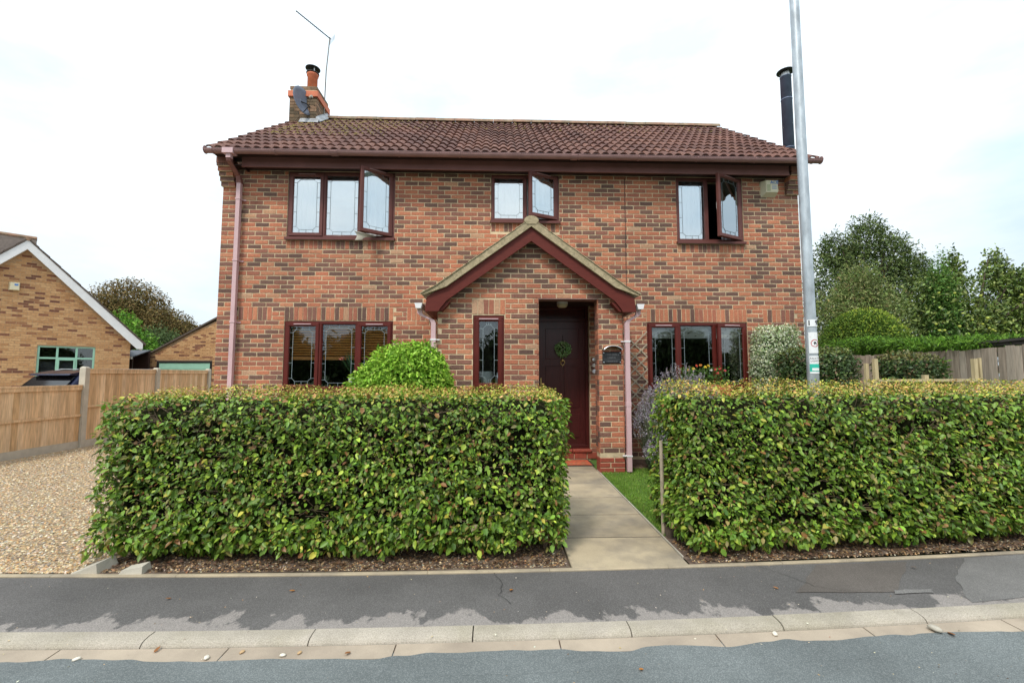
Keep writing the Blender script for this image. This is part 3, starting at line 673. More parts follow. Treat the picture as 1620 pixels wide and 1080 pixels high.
for t, p, k in stuffv:
    tv = t.attributes['tone'].data[0].value; yoff = Vector((0, 0, rnd(-.002, .002)))
    mb.poly([Vector(v.co)+p+yoff for v in t.vertices] if k == 1 else [p+yoff+Vector((v.co.x, v.co.y*.5, v.co.z*.5+.010)) for v in t.vertices], [tuple(f.vertices) for f in t.polygons], tv)
tag(mb.build('upper_tiling', 'roof_tile', roof), kind='stuff')
# ridge tiles
for i in range(22):
    x0 = TX0+.0+(TX1-TX0-.02)*i/22; x1 = TX0+(TX1-TX0-.02)*(i+1)/22-.006; mb = HB(); n = 8; V = []; dz = rnd(-.004, .006)
    for x in (x0, x1):
        for rr in (.125, .108):
            for k in range(n+1):
                a = math.pi*(.02+.96*k/n); V.append((x, RY-rr*math.cos(a), RZ-.035+rr*math.sin(a)*.95+dz))
    m_ = n+1; fs = [(k, k+1, 2*m_+k+1, 2*m_+k) for k in range(n)]+[(m_+k, 3*m_+k, 3*m_+k+1, m_+k+1) for k in range(n)]+[(k, m_+k, m_+k+1, k+1) for k in range(n)]+[(2*m_+k, 2*m_+k+1, 3*m_+k+1, 3*m_+k) for k in range(n)]+[(0, 2*m_, 3*m_, m_), (n, m_+n, 3*m_+n, 2*m_+n)]
    mb.poly(V, fs); mb.build('ridge_tile', 'ridge', roof)
mb = HB()
for i in range(900):   # lichen and moss tufts in the tile hollows
    r = random.random()**2; x = TX0+.3+(2.2*random.random()**1.4 if i < 650 else rnd(0, 9.6)); s_ = rnd(.35, .98)*3.98 if i < 650 else rnd(2.5, 3.95)
    p = Vector((x, EY, EZ))+sl*s_+nr*.03; q = rnd(.006, .016); mb.poly([p+Vector((-q, -q, -q*.5)), p+Vector((q, -q, -q*.5)), p+Vector((q, q, q)), p+Vector((-q, q, q)), p+nr*q*1.3], [(0, 1, 4), (1, 2, 4), (2, 3, 4), (3, 0, 4)], 0)
M('moss', (.26, .20, .06), .95, .3, 40)
tag(mb.build('moss', 'moss', roof), kind='stuff')
# chimney
CX0, CX1, CY0, CY1 = -4.605, -4.01, 9.56, 10.22
ch = HB(); ch.box(CX0+.012, CX1-.012, CY0+.012, CY1-.012, 6.6, 7.86-.0); chm = ch.build('chimney', 'mortar', roof)
mb = HB()
z = 6.76; k = 0
while z < 7.84:
    if not (7.60 < z < 7.72):
        off = .11 if k % 2 else 0; x = CX0-off
        while x < CX1-.02:
            a, b = max(x, CX0)+.004, min(x+.22, CX1)-.004
            if b-a > .03: mb.box(a, b, CY0, CY0+.02, z+.005, z+.068, rnd(0, 1))
            x += .22
        y = CY0-(.11 if k % 2 == 0 else 0)
        while y < CY1-.02:
            a, b = max(y, CY0)+.004, min(y+.22, CY1)-.004
            if b-a > .03: mb.box(CX1-.02, CX1, a, b, z+.005, z+.068, rnd(0, 1)); mb.box(CX0, CX0+.02, a, b, z+.005, z+.068, rnd(0, 1))
            y += .22
    z += .073; k += 1
tag(mb.build('chimney_brickwork', 'old_brick', roof), kind='stuff')
mb = HB(); mb.bev(CX0-.03, CX1+.03, CY0-.03, CY1+.03, 7.60, 7.735, .006); mb.build('chimney_band', 'terracotta', roof)
mb = HB(); mb.lathe([(.108, 0), (.108, .37), (.125, .385), (.128, .42), (.12, .435), (.10, .435)], (-4.22, 9.80, 7.86), 20); mb.build('chimney_pot', 'terracotta', roof, True)
mb = HB(); mb.lathe([(.11, 0), (.14, .01), (.14, .02), (.09, .03)], (-4.22, 9.80, 8.295), 20); mb.lathe([(.16, 0), (.16, .01), (.05, .05), (.005, .055)], (-4.22, 9.80, 8.42), 20); mb.build('chimney_cowl', 'iron', roof)
mb = HB()
for a in (0, 2.1, 4.2): mb.beam((-4.22+.11*math.cos(a-.9), 9.8+.11*math.sin(a-.9), 8.25), (-4.22+.11*math.cos(a-.9), 9.8+.11*math.sin(a-.9), 8.43), .02, .006)
mb.build('cowl_strap', 'steel', roof)
mb = HB(); p0 = Vector((0, EY, EZ))
zr = lambda y: EZ+(y-EY)*SL
mb.poly([(-4.35, CY0-.10, zr(CY0-.10)+.055), (-3.93, CY0-.10, zr(CY0-.10)+.055), (-3.93, CY0-.008, zr(CY0)+.12), (-4.35, CY0-.008, zr(CY0)+.12)], [(0, 1, 2, 3)])
for i in range(5): y = CY0+i*.12-.03; mb.poly([(CX1+.004, y, zr(y)+.05), (CX1+.10, y, zr(y)+.055), (CX1+.10, y+.11, zr(y+.11)+.055), (CX1+.006, y+.12, zr(y+.12)+.18), (CX1+.005, y, zr(y)+.16)], [(0, 1, 2, 3, 4)])
mb.build('lead_flashing', 'lead_sheet', roof)
# gutter, fascia, soffit
mb = HB(); n = 8; V = []; gx0, gx1 = -4.655, 5.42; gy, gz = 6.985, 5.035
for x in (gx0, gx1):
    for rr in (.058, .054):
        for k in range(n+1): a = math.pi*k/n; V.append((x, gy-rr*math.cos(a), gz-rr*.95*math.sin(a)))
m_ = n+1; fs = [(k, 2*m_+k, 2*m_+k+1, k+1) for k in range(n)]+[(m_+k, m_+k+1, 3*m_+k+1, 3*m_+k) for k in range(n)]+[(0, m_, 3*m_, 2*m_), (n, 2*m_+n, 3*m_+n, m_+n)]
mb.poly(V, fs); mb.tube([(gx0, gy-.057, gz+.001), (gx1, gy-.057, gz+.001)], .006, 6)
gut = mb.build('gutter', 'gutter', house, False)
mb = HB()
for x in (gx0, gx1): mb.tube([(x-.004, gy, gz-.002), (x+.004, gy, gz-.002)], .064, 12)
mb.build('gutter_end_cap', 'gutter', house)
x = -4.53
while x < 5.35:
    mb = HB(); pts = [(x, gy-.062*math.cos(math.pi*k/8), gz-.060*math.sin(math.pi*k/8)) for k in range(9)]
    for a, b in zip(pts, pts[1:]): mb.beam(a, b, .022, .006, up=(0, a[1]-gy, a[2]-gz-.01))
    mb.beam((x, gy+.06, gz), (x, 7.195, gz), .02, .006); mb.build('gutter_bracket', 'gutter', house); x += .98
for x in (-2.62, 1.26):
    mb = HB(); pts = [(x, gy-.066*math.cos(math.pi*k/8), gz-.064*math.sin(math.pi*k/8)) for k in range(9)]
    for a, b in zip(pts, pts[1:]): mb.beam(a, b, .10, .008, up=(0, a[1]-gy, a[2]-gz-.01))
    mb.build('gutter_union', 'gutter', house)
mb = HB(); mb.box(-4.20, 5.02, 7.20, 7.222, 4.865, 5.05); mb.box(-4.20, 5.02, 7.193, 7.2, 4.865, 4.885); mb.build('fascia', 'fascia', house)
mb = HB(); mb.box(-4.38, 5.06, 7.222, 7.397, 4.90, 4.915); mb.box(-4.20, -4.18, 7.222, 7.40, 4.865, 4.9); mb.build('soffit', 'dark_wood', house)
mb = HB(); mb.box(XL, XR, 7.05, 7.40, 5.035, 5.05); mb.build('eaves_board', 'dark_wood', house)
# verge undercloak
for x0 in (TX0+.0, TX1-.10):
    mb = HB(); mb.prismx([(EY+.03, EZ-.005), (RY, RZ-.01), (RY, RZ-.03), (EY+.03, EZ-.025)], x0, x0+.10); mb.build('verge_strip', 'verge', roof)
# main downpipe
mb = HB(); px_ = -4.30
mb.sqtube([(-4.275, 6.985, 4.99), (-4.275, 6.985, 4.90)], .036, .036); mb.box(-4.36, -4.19, 6.92, 7.05, 4.965, 5.05); mb.build('gutter_outlet', 'white_pvc', house).data.materials[0] = MATS['downpipe']
mb = HB(); mb.sqtube([(-4.275, 6.985, 4.92), (-4.285, 7.01, 4.86), (px_, 7.30, 4.74), (px_, 7.335, 4.66)], .034, .034); mb.build('swan_neck', 'fascia', house)
mb = HB(); mb.sqtube([(px_, 7.335, 4.70), (px_, 7.335, .05)], .0325, .0325); mb.build('downpipe', 'downpipe', house)
for z in (4.36, 3.32, 2.3, 1.2):
    mb = HB(); mb.box(px_-.042, px_+.042, 7.296, 7.395, z, z+.025); mb.box(px_-.07, px_+.09, 7.385, 7.398, z, z+.02); mb.build('pipe_clip', 'downpipe', house)
mb = HB(); mb.box(px_-.038, px_+.038, 7.296, 7.374, 4.64, 4.71); mb.build('pipe_socket', 'fascia', house)

# ---------------------------------------------------------------- windows
def frame_rect(mb, x0, x1, z0, z1, y0, y1, t, tb=None):
    tb = tb or t
    mb.bev(x0, x1, y0, y1, z1-t, z1, .006); mb.bev(x0, x1, y0, y1, z0, z0+tb, .006)
    mb.bev(x0, x0+t, y0+.0015, y1-.0015, z0+tb-.006, z1-t+.006, .006); mb.bev(x1-t, x1, y0+.0015, y1-.0015, z0+tb-.006, z1-t+.006, .006)
def leading_mb(mb, x0, x1, z0, z1, y, w_=.005, inset=.055, ch_=.05):
    a0, a1, c0, c1 = x0+inset, x1-inset, z0+inset, z1-inset
    oc = [(a0+ch_, c0), (a1-ch_, c0), (a1, c0+ch_), (a1, c1-ch_), (a1-ch_, c1), (a0+ch_, c1), (a0, c1-ch_), (a0, c0+ch_)]
    sg = [(oc[i], oc[(i+1) % 8]) for i in range(8)]
    sg += [((a0+ch_, c0), (a0+ch_, z0)), ((a1-ch_, c0), (a1-ch_, z0)), ((a0+ch_, c1), (a0+ch_, z1)), ((a1-ch_, c1), (a1-ch_, z1)), ((a0, c0+ch_), (x0, c0+ch_)), ((a1, c0+ch_), (x1, c0+ch_)), ((a0, c1-ch_), (x0, c1-ch_)), ((a1, c1-ch_), (x1, c1-ch_))]
    xm = (x0+x1)/2; sg += [((xm, c0), (xm, z0)), ((xm, c1), (xm, z1))]
    nt2 = max(2, round((c1-c0)/.3))
    for k in range(1, nt2):
        z = c0+ch_+(c1-c0-2*ch_)*k/nt2; sg += [((a0, z), (x0, z)), ((a1, z), (x1, z))]
    for (p, q), (r, s_) in sg:
        mb.beam((p, y, q), (r, y, s_), w_, .004, up=(0, 1, 0))
def window(x0, x1, z0, z1, Y, lights, mat, gl, openings={}, sash=(0, 2), sill=True, parent=house, lw=.0045):
    # lights: fractions of width; sash: opening lights; openings: angle in degrees by light, hinged on the right
    ld = ('lead', 'lead_dark')[mat == 'mahogany_faded']
    if mat == 'mahogany_faded': lw = .0034
    yf = Y+.012; mb = HB(); t = .05; frame_rect(mb, x0+.002, x1-.002, z0+.002, z1-.002, yf, yf+.07, t, .05)
    xs = [x0]; tot = x1-x0
    for f in lights: xs.append(xs[-1]+tot*f)
    for x in xs[1:-1]: mb.bev(x-.028, x+.028, yf+.002, yf+.068, z0+.045, z1-.045, .006)
    if sill: mb.bev(x0-.015, x1+.015, Y-.055, yf+.01, z0-.030, z0+.003, .006); mb.box(x0-.01, x1+.01, Y-.06, Y-.045, z0-.042, z0-.012)
    wn = mb.build('window', mat, parent)
    for i in range(len(lights)):
        a = xs[i]+(t if i == 0 else .028); b = xs[i+1]-(t if i == len(lights)-1 else .028); c, d = z0+.05, z1-.05
        ang = openings.get(i, 0)
        ov = .018
        if i in sash:
            A, B, Cc, D = a-ov, b+ov, c-ov, d+ov; st = .055
            piv = (B, yf-.018, 0)
            def fin(mbx, nm, m_, smooth=False):
                V = [Vector(v)-Vector(piv) for v in mbx.v]; rot = Matrix.Rotation(R(ang), 4, 'Z'); V = [rot @ v for v in V]; mbx.v = [tuple(v+Vector(piv)) for v in V]
                return mbx.build(nm, m_, wn)
            for_house = lambda: HB()
            s_ = HB(); frame_rect(s_, A, B, Cc, D, yf-.018, yf+.035, st); frame_rect(s_, A+st-.008, B-st+.008, Cc+st-.008, D-st+.008, yf-.010, yf+.03, .014); fin(s_, 'casement', mat)
            p = HB(); p.box(A+st, B-st, yf+.006, yf+.010, Cc+st, D-st); fin(p, 'pane', gl)
            l_ = HB(); leading_mb(l_, A+st+.004, B-st-.004, Cc+st+.004, D-st-.004, yf+.003, lw); fin(l_, 'leading', ld)
            v = HB(); v.box((A+B)/2-.14, (A+B)/2+.14, yf-.030, yf-.018, D-.030, D-.016); fin(v, 'trickle_vent', 'gutter' if mat != 'mahogany' else 'downpipe')
            if ang: h_ = HB(); h_.box(A+.03, A+.045, yf+.037, yf+.06, (Cc+D)/2-.06, (Cc+D)/2+.06); fin(h_, 'handle', 'pot_white')
        else:
            q = HB(); frame_rect(q, a-.002, b+.002, c-.002, d+.002, yf+.010, yf+.03, .014); q.build('glazing_bead', mat, wn)
            p = HB(); p.box(a, b, yf+.028, yf+.032, c, d); p.build('pane', gl, wn)
            l_ = HB(); leading_mb(l_, a+.014, b-.014, c+.014, d-.014, yf+.025, lw); l_.build('leading', ld, wn)
    return wn
window(*UP[0], *UZ[0], W, [.335, .335, .33], 'mahogany_faded', 'glass_coated', {2: 36})
window(*UP[1], *UZ[1], W, [.5, .5], 'mahogany_faded', 'glass_coated', {1: 25}, sash=(1,))
window(*UP[2], *UZ[2], W, [.46, .54], 'mahogany_faded', 'glass_coated', {1: 27}, sash=(1,))
window(*LOW[0], *LZ, W, [.325, .345, .33], 'mahogany', 'glass')
window(*LOW[1], *LZ, W, [.32, .355, .325], 'mahogany', 'glass', {2: 9})
window(*PW, PY, [1.0], 'mahogany', 'glass', sash=(0,))
# rooms behind the windows
def room(x0, x1, z0, z1, y0, y1, mat):
    mb = HB(); t = .03
    mb.box(x0, x1, y1, y1+t, z0, z1); mb.box(x0-t, x0, y0, y1+t, z0, z1); mb.box(x1, x1+t, y0, y1+t, z0, z1); mb.box(x0-t, x1+t, y0, y1+t, z0-t, z0); mb.box(x0-t, x1+t, y0, y1+t, z1, z1+t); mb.build('room_interior', mat, house)
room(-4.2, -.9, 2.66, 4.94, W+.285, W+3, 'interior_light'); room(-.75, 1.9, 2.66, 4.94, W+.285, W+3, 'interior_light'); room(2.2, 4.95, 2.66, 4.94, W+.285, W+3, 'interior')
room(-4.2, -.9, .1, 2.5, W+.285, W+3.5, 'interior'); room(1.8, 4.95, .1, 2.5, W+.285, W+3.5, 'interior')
mb = HB(); mb.box(PL+.21, OX0-.21, W-.1, W-.08, .1, 2.6); mb.box(PL, OX0, PY+.215, W, 2.6, 2.62); mb.build('porch_lining', 'interior', house)
# curtains in the upper windows, the white ones put in to brighten the panes
def curtain(x0, x1, z0, z1, y, label, mat='curtain', amp=.02, grp='white curtains in the upstairs windows'):
    n = max(12, int((x1-x0)/.012)); mb = MB(); V = []
    for i in range(n+1):
        x = x0+(x1-x0)*i/n; yy_ = y+amp*math.sin(x*70)+amp*.5*math.sin(x*31+1); V += [(x, yy_, z0), (x, yy_+.003*math.sin(x*50), z1)]
    mb.poly(V, [(2*i, 2*i+2, 2*i+3, 2*i+1) for i in range(n)]); return tag(mb.build('curtain', mat, None, True), label, 'curtain', grp)
curtain(-3.50, -2.95, 3.6, 4.88, W+.17, 'white gathered curtain at the left of the three light upstairs window')
curtain(-2.25, -1.78, 3.6, 4.88, W+.17, 'white gathered curtain behind the open casement above the bush')
curtain(-.06, 1.03, 4.05, 4.9, W+.16, 'white net added to brighten the small upstairs window over the porch', amp=.006)
curtain(3.16, 3.68, 3.7, 4.88, W+.17, 'pale curtain in the fixed pane of the right upstairs window')
curtain(4.0, 4.26, 3.7, 4.88, W+.20, 'grey lace curtain behind the wide open right casement', 'lace')
# white roller blind half way down, added to brighten the pane
mb = MB(); mb.box(-2.93, -2.30, W+.13, W+.134, 4.33, 4.88); tag(mb.build('roller_blind', 'curtain'), 'half lowered white roller blind added to brighten the middle upstairs pane', 'blind')
# cream shade poking out of the open casement
mb = MB(); n = 10; V = []
for k in range(n+1):
    a = -.9+1.9*k/n; V += [(-2.36+.03*math.cos(a*2), W-.10-.02*math.sin(a), 3.69+.15*k/n), (-2.12+.10*(k/n), W+.02+.01*math.sin(a*3), 3.72+.07*k/n)]
mb.poly(V, [(2*i, 2*i+2, 2*i+3, 2*i+1) for i in range(n)]); o = mb.build('fabric_bundle', 'roman_blind', None, True); md = o.modifiers.new('s', 'SOLIDIFY'); md.thickness = .012
tag(o, 'cream fabric bundle poking out under the open upstairs casement', 'fabric')
# venetian blinds of the dining room window
xs3 = [-3.46, -2.93, -2.31, -1.775]
for i, (lb) in enumerate(('orange wooden slatted blind in the left pane beside the downpipe wall', 'orange wooden slatted blind in the middle pane above the spiky plant', 'orange wooden slatted blind in the right pane half hidden by the bright bush')):
    x0, x1 = xs3[i]+.035, xs3[i+1]-.035; t = thing('venetian_blind', lb, 'blind', ((x0+x1)/2, W+.115, 1.70), 0, 'wooden blinds in the left downstairs window'); hw = (x1-x0)/2
    for k in range(13):
        z = .09+k*.043; mb = MB(); mb.obox((0, 0, z), (hw, 0, 0), (0, .011, .015), (0, -.0014, .0011)); mb.build('slat', 'blind_wood', t)
    mb = MB(); mb.box(-hw, hw, -.022, .022, 0, .058); mb.build('bottom_rail', 'blind_wood', t)
    mb = MB(); mb.box(-hw, hw, -.025, .025, .60, .645); mb.build('head_rail', 'blind_wood', t)
# roman blinds in the right window
xr3 = [2.60, 3.11, 3.73, 4.245]
for i, lb in enumerate(('cream printed pelmet blind in the left pane next to the trellis', 'cream printed pelmet blind in the middle pane above the flowers', 'cream printed pelmet blind behind the slightly opened right casement')):
    x0, x1 = xr3[i]+.01, xr3[i+1]-.03; t = thing('pelmet_blind', lb, 'blind', ((x0+x1)/2, W+.14, 2.08), 0, 'printed blinds in the right downstairs window'); hw = (x1-x0)/2
    mb = MB(); V = []
    for k in range(7): V += [(-hw, -.012*(k % 2), k*.04), (hw, -.012*(k % 2), k*.04)]
    mb.poly(V, [(2*j, 2*j+1, 2*j+3, 2*j+2) for j in range(6)]); mb.build('fabric', 'roman_blind', t)
    mb = MB()
    for k in range(5): a = -hw+.06+k*(2*hw-.1)/4; b = .03+.05*(k % 2); mb.poly([(a, -.016, b), (a+.03, -.016, b+.006), (a+.05, -.016, b+.016), (a+.02, -.016, b+.02)], [(0, 1, 2, 3)])
    mb.build('print', 'print_mark', t)
# internal white glazed door seen across the right room
t = thing('glazed_door', 'white framed patio door seen across the room through the right window', 'door', (3.55, W+3.3, .12))
mb = MB(); 
for a in (-.62, -.02, .58): mb.box(a-.03, a+.03, 0, .05, 0, 1.98)
mb.box(-.59, .55, 0, .05, 1.9, 1.98); mb.build('frame', 'white_paint', t)
mb = MB()
for a in (-.32, .28): mb.box(a-.008, a+.008, .01, .03, 0, 1.9)
for z in (.8, 1.35): mb.box(-.59, .55, .012, .028, z, z+.016)
mb.build('glazing_bar', 'white_paint', t)
mb = MB(); mb.box(-.6, .56, .035, .04, 0, 1.9); mb.build('pane', 'glass_dark', t)
# pot in the porch window, spiky plant in the dining room window
mb = MB(); mb.lathe([(.07, 0), (.085, .05), (.105, .17), (.105, .19), (.095, .19), (.08, .06)], (0, 0, 0), 20); o = mb.build('plant_pot', 'pot_white', None, True); o.location = (-.155, PY+.20, 1.315); tag(o, 'white flared pot on the porch window ledge', 'pot')
mb = MB(); mb.box(PW[0], PW[1], PY+.10, PY+.32, 1.28, 1.312); o = mb.build('window_ledge', 'white_paint'); tag(o, 'white inner ledge behind the narrow porch window', 'ledge')
mb = MB(); mb.lathe([(.03, 0), (.045, .04), (.04, .12), (.02, .17), (.022, .18)], (0, 0, 0), 12); o = mb.build('glass_vase', 'silver', None, True); o.location = (.02, PY+.21, 1.312); tag(o, 'small pale vase beside the white pot in the porch window', 'vase')
def spiky(loc, label):
    t = thing('potted_plant', label, 'plant', loc); mb = MB(); mb.lathe([(.08, 0), (.11, .18), (.115, .2), (.10, .2)], (0, 0, 0), 14); mb.build('pot', 'pot_white', t, True)
    n = 46; A = rng.random(n)*6.28; sp = .25+rng.random(n)*.55; D = np.stack([np.cos(A)*sp, np.sin(A)*sp*.3, np.ones(n)], 1)
    P = np.tile(np.array([[0, 0, .18]]), (n, 1)); leaves(P, np.cross(D, np.array([[1, 0, 0.]]))+rng.normal(0, .3, (n, 3)), D, .28+rng.random(n)*.2, .018+rng.random(n)*.014, pick(n, [(.05, .12, .06), (.09, .16, .05)], [2, 1]), 'foliage', 'leaf_gloss', t, curl=.1)['kind'] = 'stuff'
    for sx_ in (-1, 1):
        q = 14; D = rv(q)*.6+np.array([[sx_*.5, -.3, .8]]); P = np.tile(np.array([[sx_*.17, -.05, .47]]), (q, 1)); leaves(P, rv(q), D, .05+rng.random(q)*.04, np.full(q, .02), pick(q, [(.62, .20, .15), (.70, .36, .28)], [1, 1]), 'flower', 'petal', t)
spiky((-2.37, W+.11, 1.22), 'spiky plant with two coral pink flowers on the left window sill')

# ---------------------------------------------------------------- door
DY = 7.50
mb = HB(); frame_rect(mb, .67, 1.562, .228, 2.62, DY-.03, DY+.05, .055); mb.bev(.72, 1.51, DY-.028, DY+.05, 2.36, 2.42, .005); mb.box(.72, 1.51, DY+.01, DY+.03, 2.42, 2.57); mb.build('door_frame', 'door_wood', house)
dr = HB(); dr.box(.728, 1.505, DY+.004, DY+.044, .29, 2.36)
def panel(mb, x0, x1, z0, z1):
    for k, (i, y) in enumerate(((0, DY-.004), (.016, DY-.001), (.03, DY-.006))): mb.bev(x0+i, x1-i, y, DY+.006, z0+i, z1-i, .006)
cols = [(.83, 1.09), (1.145, 1.405)]
for a, b in cols: panel(dr, a, b, .40, .80); panel(dr, a, b, .90, 1.60)
panel(dr, .83, 1.405, 1.72, 2.24); dr.bev(.73, 1.503, DY-.02, DY+.004, .245, .30, .004)
door = dr.build('front_door', 'door_wood', house)
mb = HB(); pts = [(1.12+.035*math.sin(a), DY-.022, 1.66-.035*math.cos(a)*1.2) for a in np.linspace(-2.7, 2.7, 16)]; mb.tube(pts, .006, 8); mb.lathe([(.02, 0), (.026, .02), (.01, .05)], (1.12, DY-.016, 1.675), 10); mb.tube([(1.12, DY-.022, 1.615), (1.12, DY-.022, 1.585)], [.007, .003], 8); mb.build('knocker', 'brass', door, True)
mb = HB(); mb.box(.742, .762, DY-.006, DY+.004, 1.20, 1.40); mb.tube([(.752, DY-.03, 1.30), (.80, DY-.03, 1.30)], .008, 8); mb.build('handle', 'brass', door)
mb = HB(); mb.box(.63, .655, 7.37, 7.39, 1.34, 1.42); mb.build('bell_push', 'pot_white', house)
mb = HB(); mb.box(OX0, PR-.01, PY+.21, DY+.05, 2.615, 2.63); mb.build('porch_ceiling', 'dark_wood', house)
mb = HB(); mb.box(OX0-.01, OX1+.01, PY-.005, PY+.209, 2.568, 2.5765); mb.build('lintel', 'gutter', house)
# round wreath
t = thing('wreath', 'round leafy green wreath hung on the front door', 'wreath', (1.125, DY-.05, 1.885)); n = 900
p = rv(n)*np.array([[.125, .055, .125]])*(.7+.35*rng.random((n, 1))); leaves(p, nrm(p)+rng.normal(0, .5, (n, 3)), nrm(p)+rng.normal(0, .7, (n, 3)), .022+rng.random(n)*.02, .009+rng.random(n)*.006, pick(n, [(.20, .38, .12), (.32, .50, .18), (.55, .62, .38)], [3, 3, 1]), 'foliage', 'leaf_gloss', t)['kind'] = 'stuff'
mb = MB(); mb.lathe([(.001, -.1), (.07, -.07), (.095, 0), (.07, .07), (.001, .1)], n=12); mb.v = [(a, b*.4, c) for a, b, c in mb.v]; mb.build('dark_core', 'shade_core', t)
mb = MB(); mb.beam((0, 0, .09), (0, .04, .24), .012, .003); mb.build('ribbon', 'dark_wood', t)
# porch lamp
t = thing('porch_light', 'round white bulkhead lamp on the porch ceiling', 'lamp', (1.05, 7.0, 2.615)); mb = MB(); mb.lathe([(.09, 0), (.09, -.03), (.085, -.035)], n=20); mb.build('base', 'pot_white', t); mb = MB(); mb.lathe([(.083, -.03), (.088, -.055), (.06, -.085), (.001, -.09)], n=20); mb.build('diffuser', 'alarm', t, True)
# doormat
t = thing('doormat', 'orange red doormat on the path before the step', 'mat', (1.14, 7.08, .062)); mb = MB(); mb.box(-.34, .34, -.22, .22, -.004, .012); mb.build('pile', 'mat_red', t)
mb = MB(); frame_rect(mb, -.36, .36, -.24, .24, 0, .01, .022); mb.v = [(a, c, b+.004) for a, b, c in mb.v]; mb.build('border', 'rubber', t)
# plaque with hooded lamp
t = thing('house_plaque', 'black slate name plaque screwed to the porch pier', 'plaque', (1.692, PY-.004, 1.705)); mb = MB(); mb.bev(-.139, .139, -.014, .0, -.088, .088, .012); mb.build('plate', 'iron', t)
M('grey_ink', (.17, .17, .18), .6, .1)
mb = MB()
for row, n_, zc, hh, wd_ in ((0, 10, .045, .030, .21), (1, 6, .0, .028, .13), (2, 12, -.055, .018, .16)):
    for i in range(n_):   # lettering worn past reading: raised strokes of the same size and rhythm
        x = -wd_/2+wd_*(i+.5)/n_; q = hh/2; y = -.0165; s_ = random.choice((0, 1, 2, 3)); w1 = wd_/n_*.30
        mb.box(x-w1, x-w1+.0025, y, y+.003, zc-q, zc+q)
        if s_ in (0, 2): mb.box(x+w1-.0025, x+w1, y, y+.003, zc-q, zc+q)
        if s_ in (1, 2): mb.box(x-w1+.0026, x+w1-.0026, y, y+.003, zc-q, zc-q+.0025)
        if s_ in (0, 3): mb.box(x-w1+.0026, x+w1-.0026, y, y+.003, zc-.001, zc+.0015)
mb.box(-.125, .125, -.0165, -.0135, -.030, -.0275); mb.build('lettering', 'grey_ink', t)
mb = MB()
for a in (-.122, .122):
    for b in (-.068, .070): mb.tube([(a, -.013, b), (a, -.019, b)], .008, 8)
mb.build('screw', 'silver', t)
t = thing('arched_lamp', 'black arched wall lamp hood with silver rim above the plaque', 'lamp', (1.692, PY, 1.80)); mb = MB(); n = 12; V = []
for k in range(n+1):
    a = math.pi*(.12+.76*k/n); V += [(-.155*math.cos(a), 0, .10*math.sin(a)-.02), (-.155*math.cos(a), -.09, .10*math.sin(a)-.02), (-.14*math.cos(a), -.09, .088*math.sin(a)-.02), (-.14*math.cos(a), 0, .088*math.sin(a)-.02)]
fs = []
for k in range(n):
    for j in range(4): fs.append((4*k+j, 4*k+4+j, 4*k+4+(j+1) % 4, 4*k+(j+1) % 4))
mb.poly(V, fs); mb.build('hood', 'iron', t)
mb = MB(); mb.tube([(-.147*math.cos(math.pi*(.12+.76*k/n)), -.091, .094*math.sin(math.pi*(.12+.76*k/n))-.02) for k in range(n+1)], .0045, 6); mb.build('rim', 'silver', t)
# butterflies / ornaments inside the porch, behind the pier
for z, c, lb in ((1.70, 'silver', 'small silver wall ornament behind the porch pier, uppermost of three'), (1.60, 'roman_blind', 'small yellow wall ornament behind the porch pier, middle of three'), (1.50, 'white_paint', 'small white wall ornament behind the porch pier, lowest of three')):
    mb = MB(); mb.lathe([(.001, -.03), (.035, -.02), (.05, .005), (.03, .035), (.001, .045)], n=10); mb.v = [(a, b*.3, cc) for a, b, cc in mb.v]; o = mb.build('wall_ornament', c, None, True); o.location = (1.645, W-.02, z); tag(o, lb, 'ornament', 'ornaments hung inside the porch')
mb = MB(); mb.tube([(1.50, PY+.24, 2.45), (1.49, PY+.25, 2.3), (1.50, PY+.24, 2.15)], .004, 6); tag(mb.build('cable', 'rubber'), 'thin dark cable hanging at the top of the porch pier', 'cable')

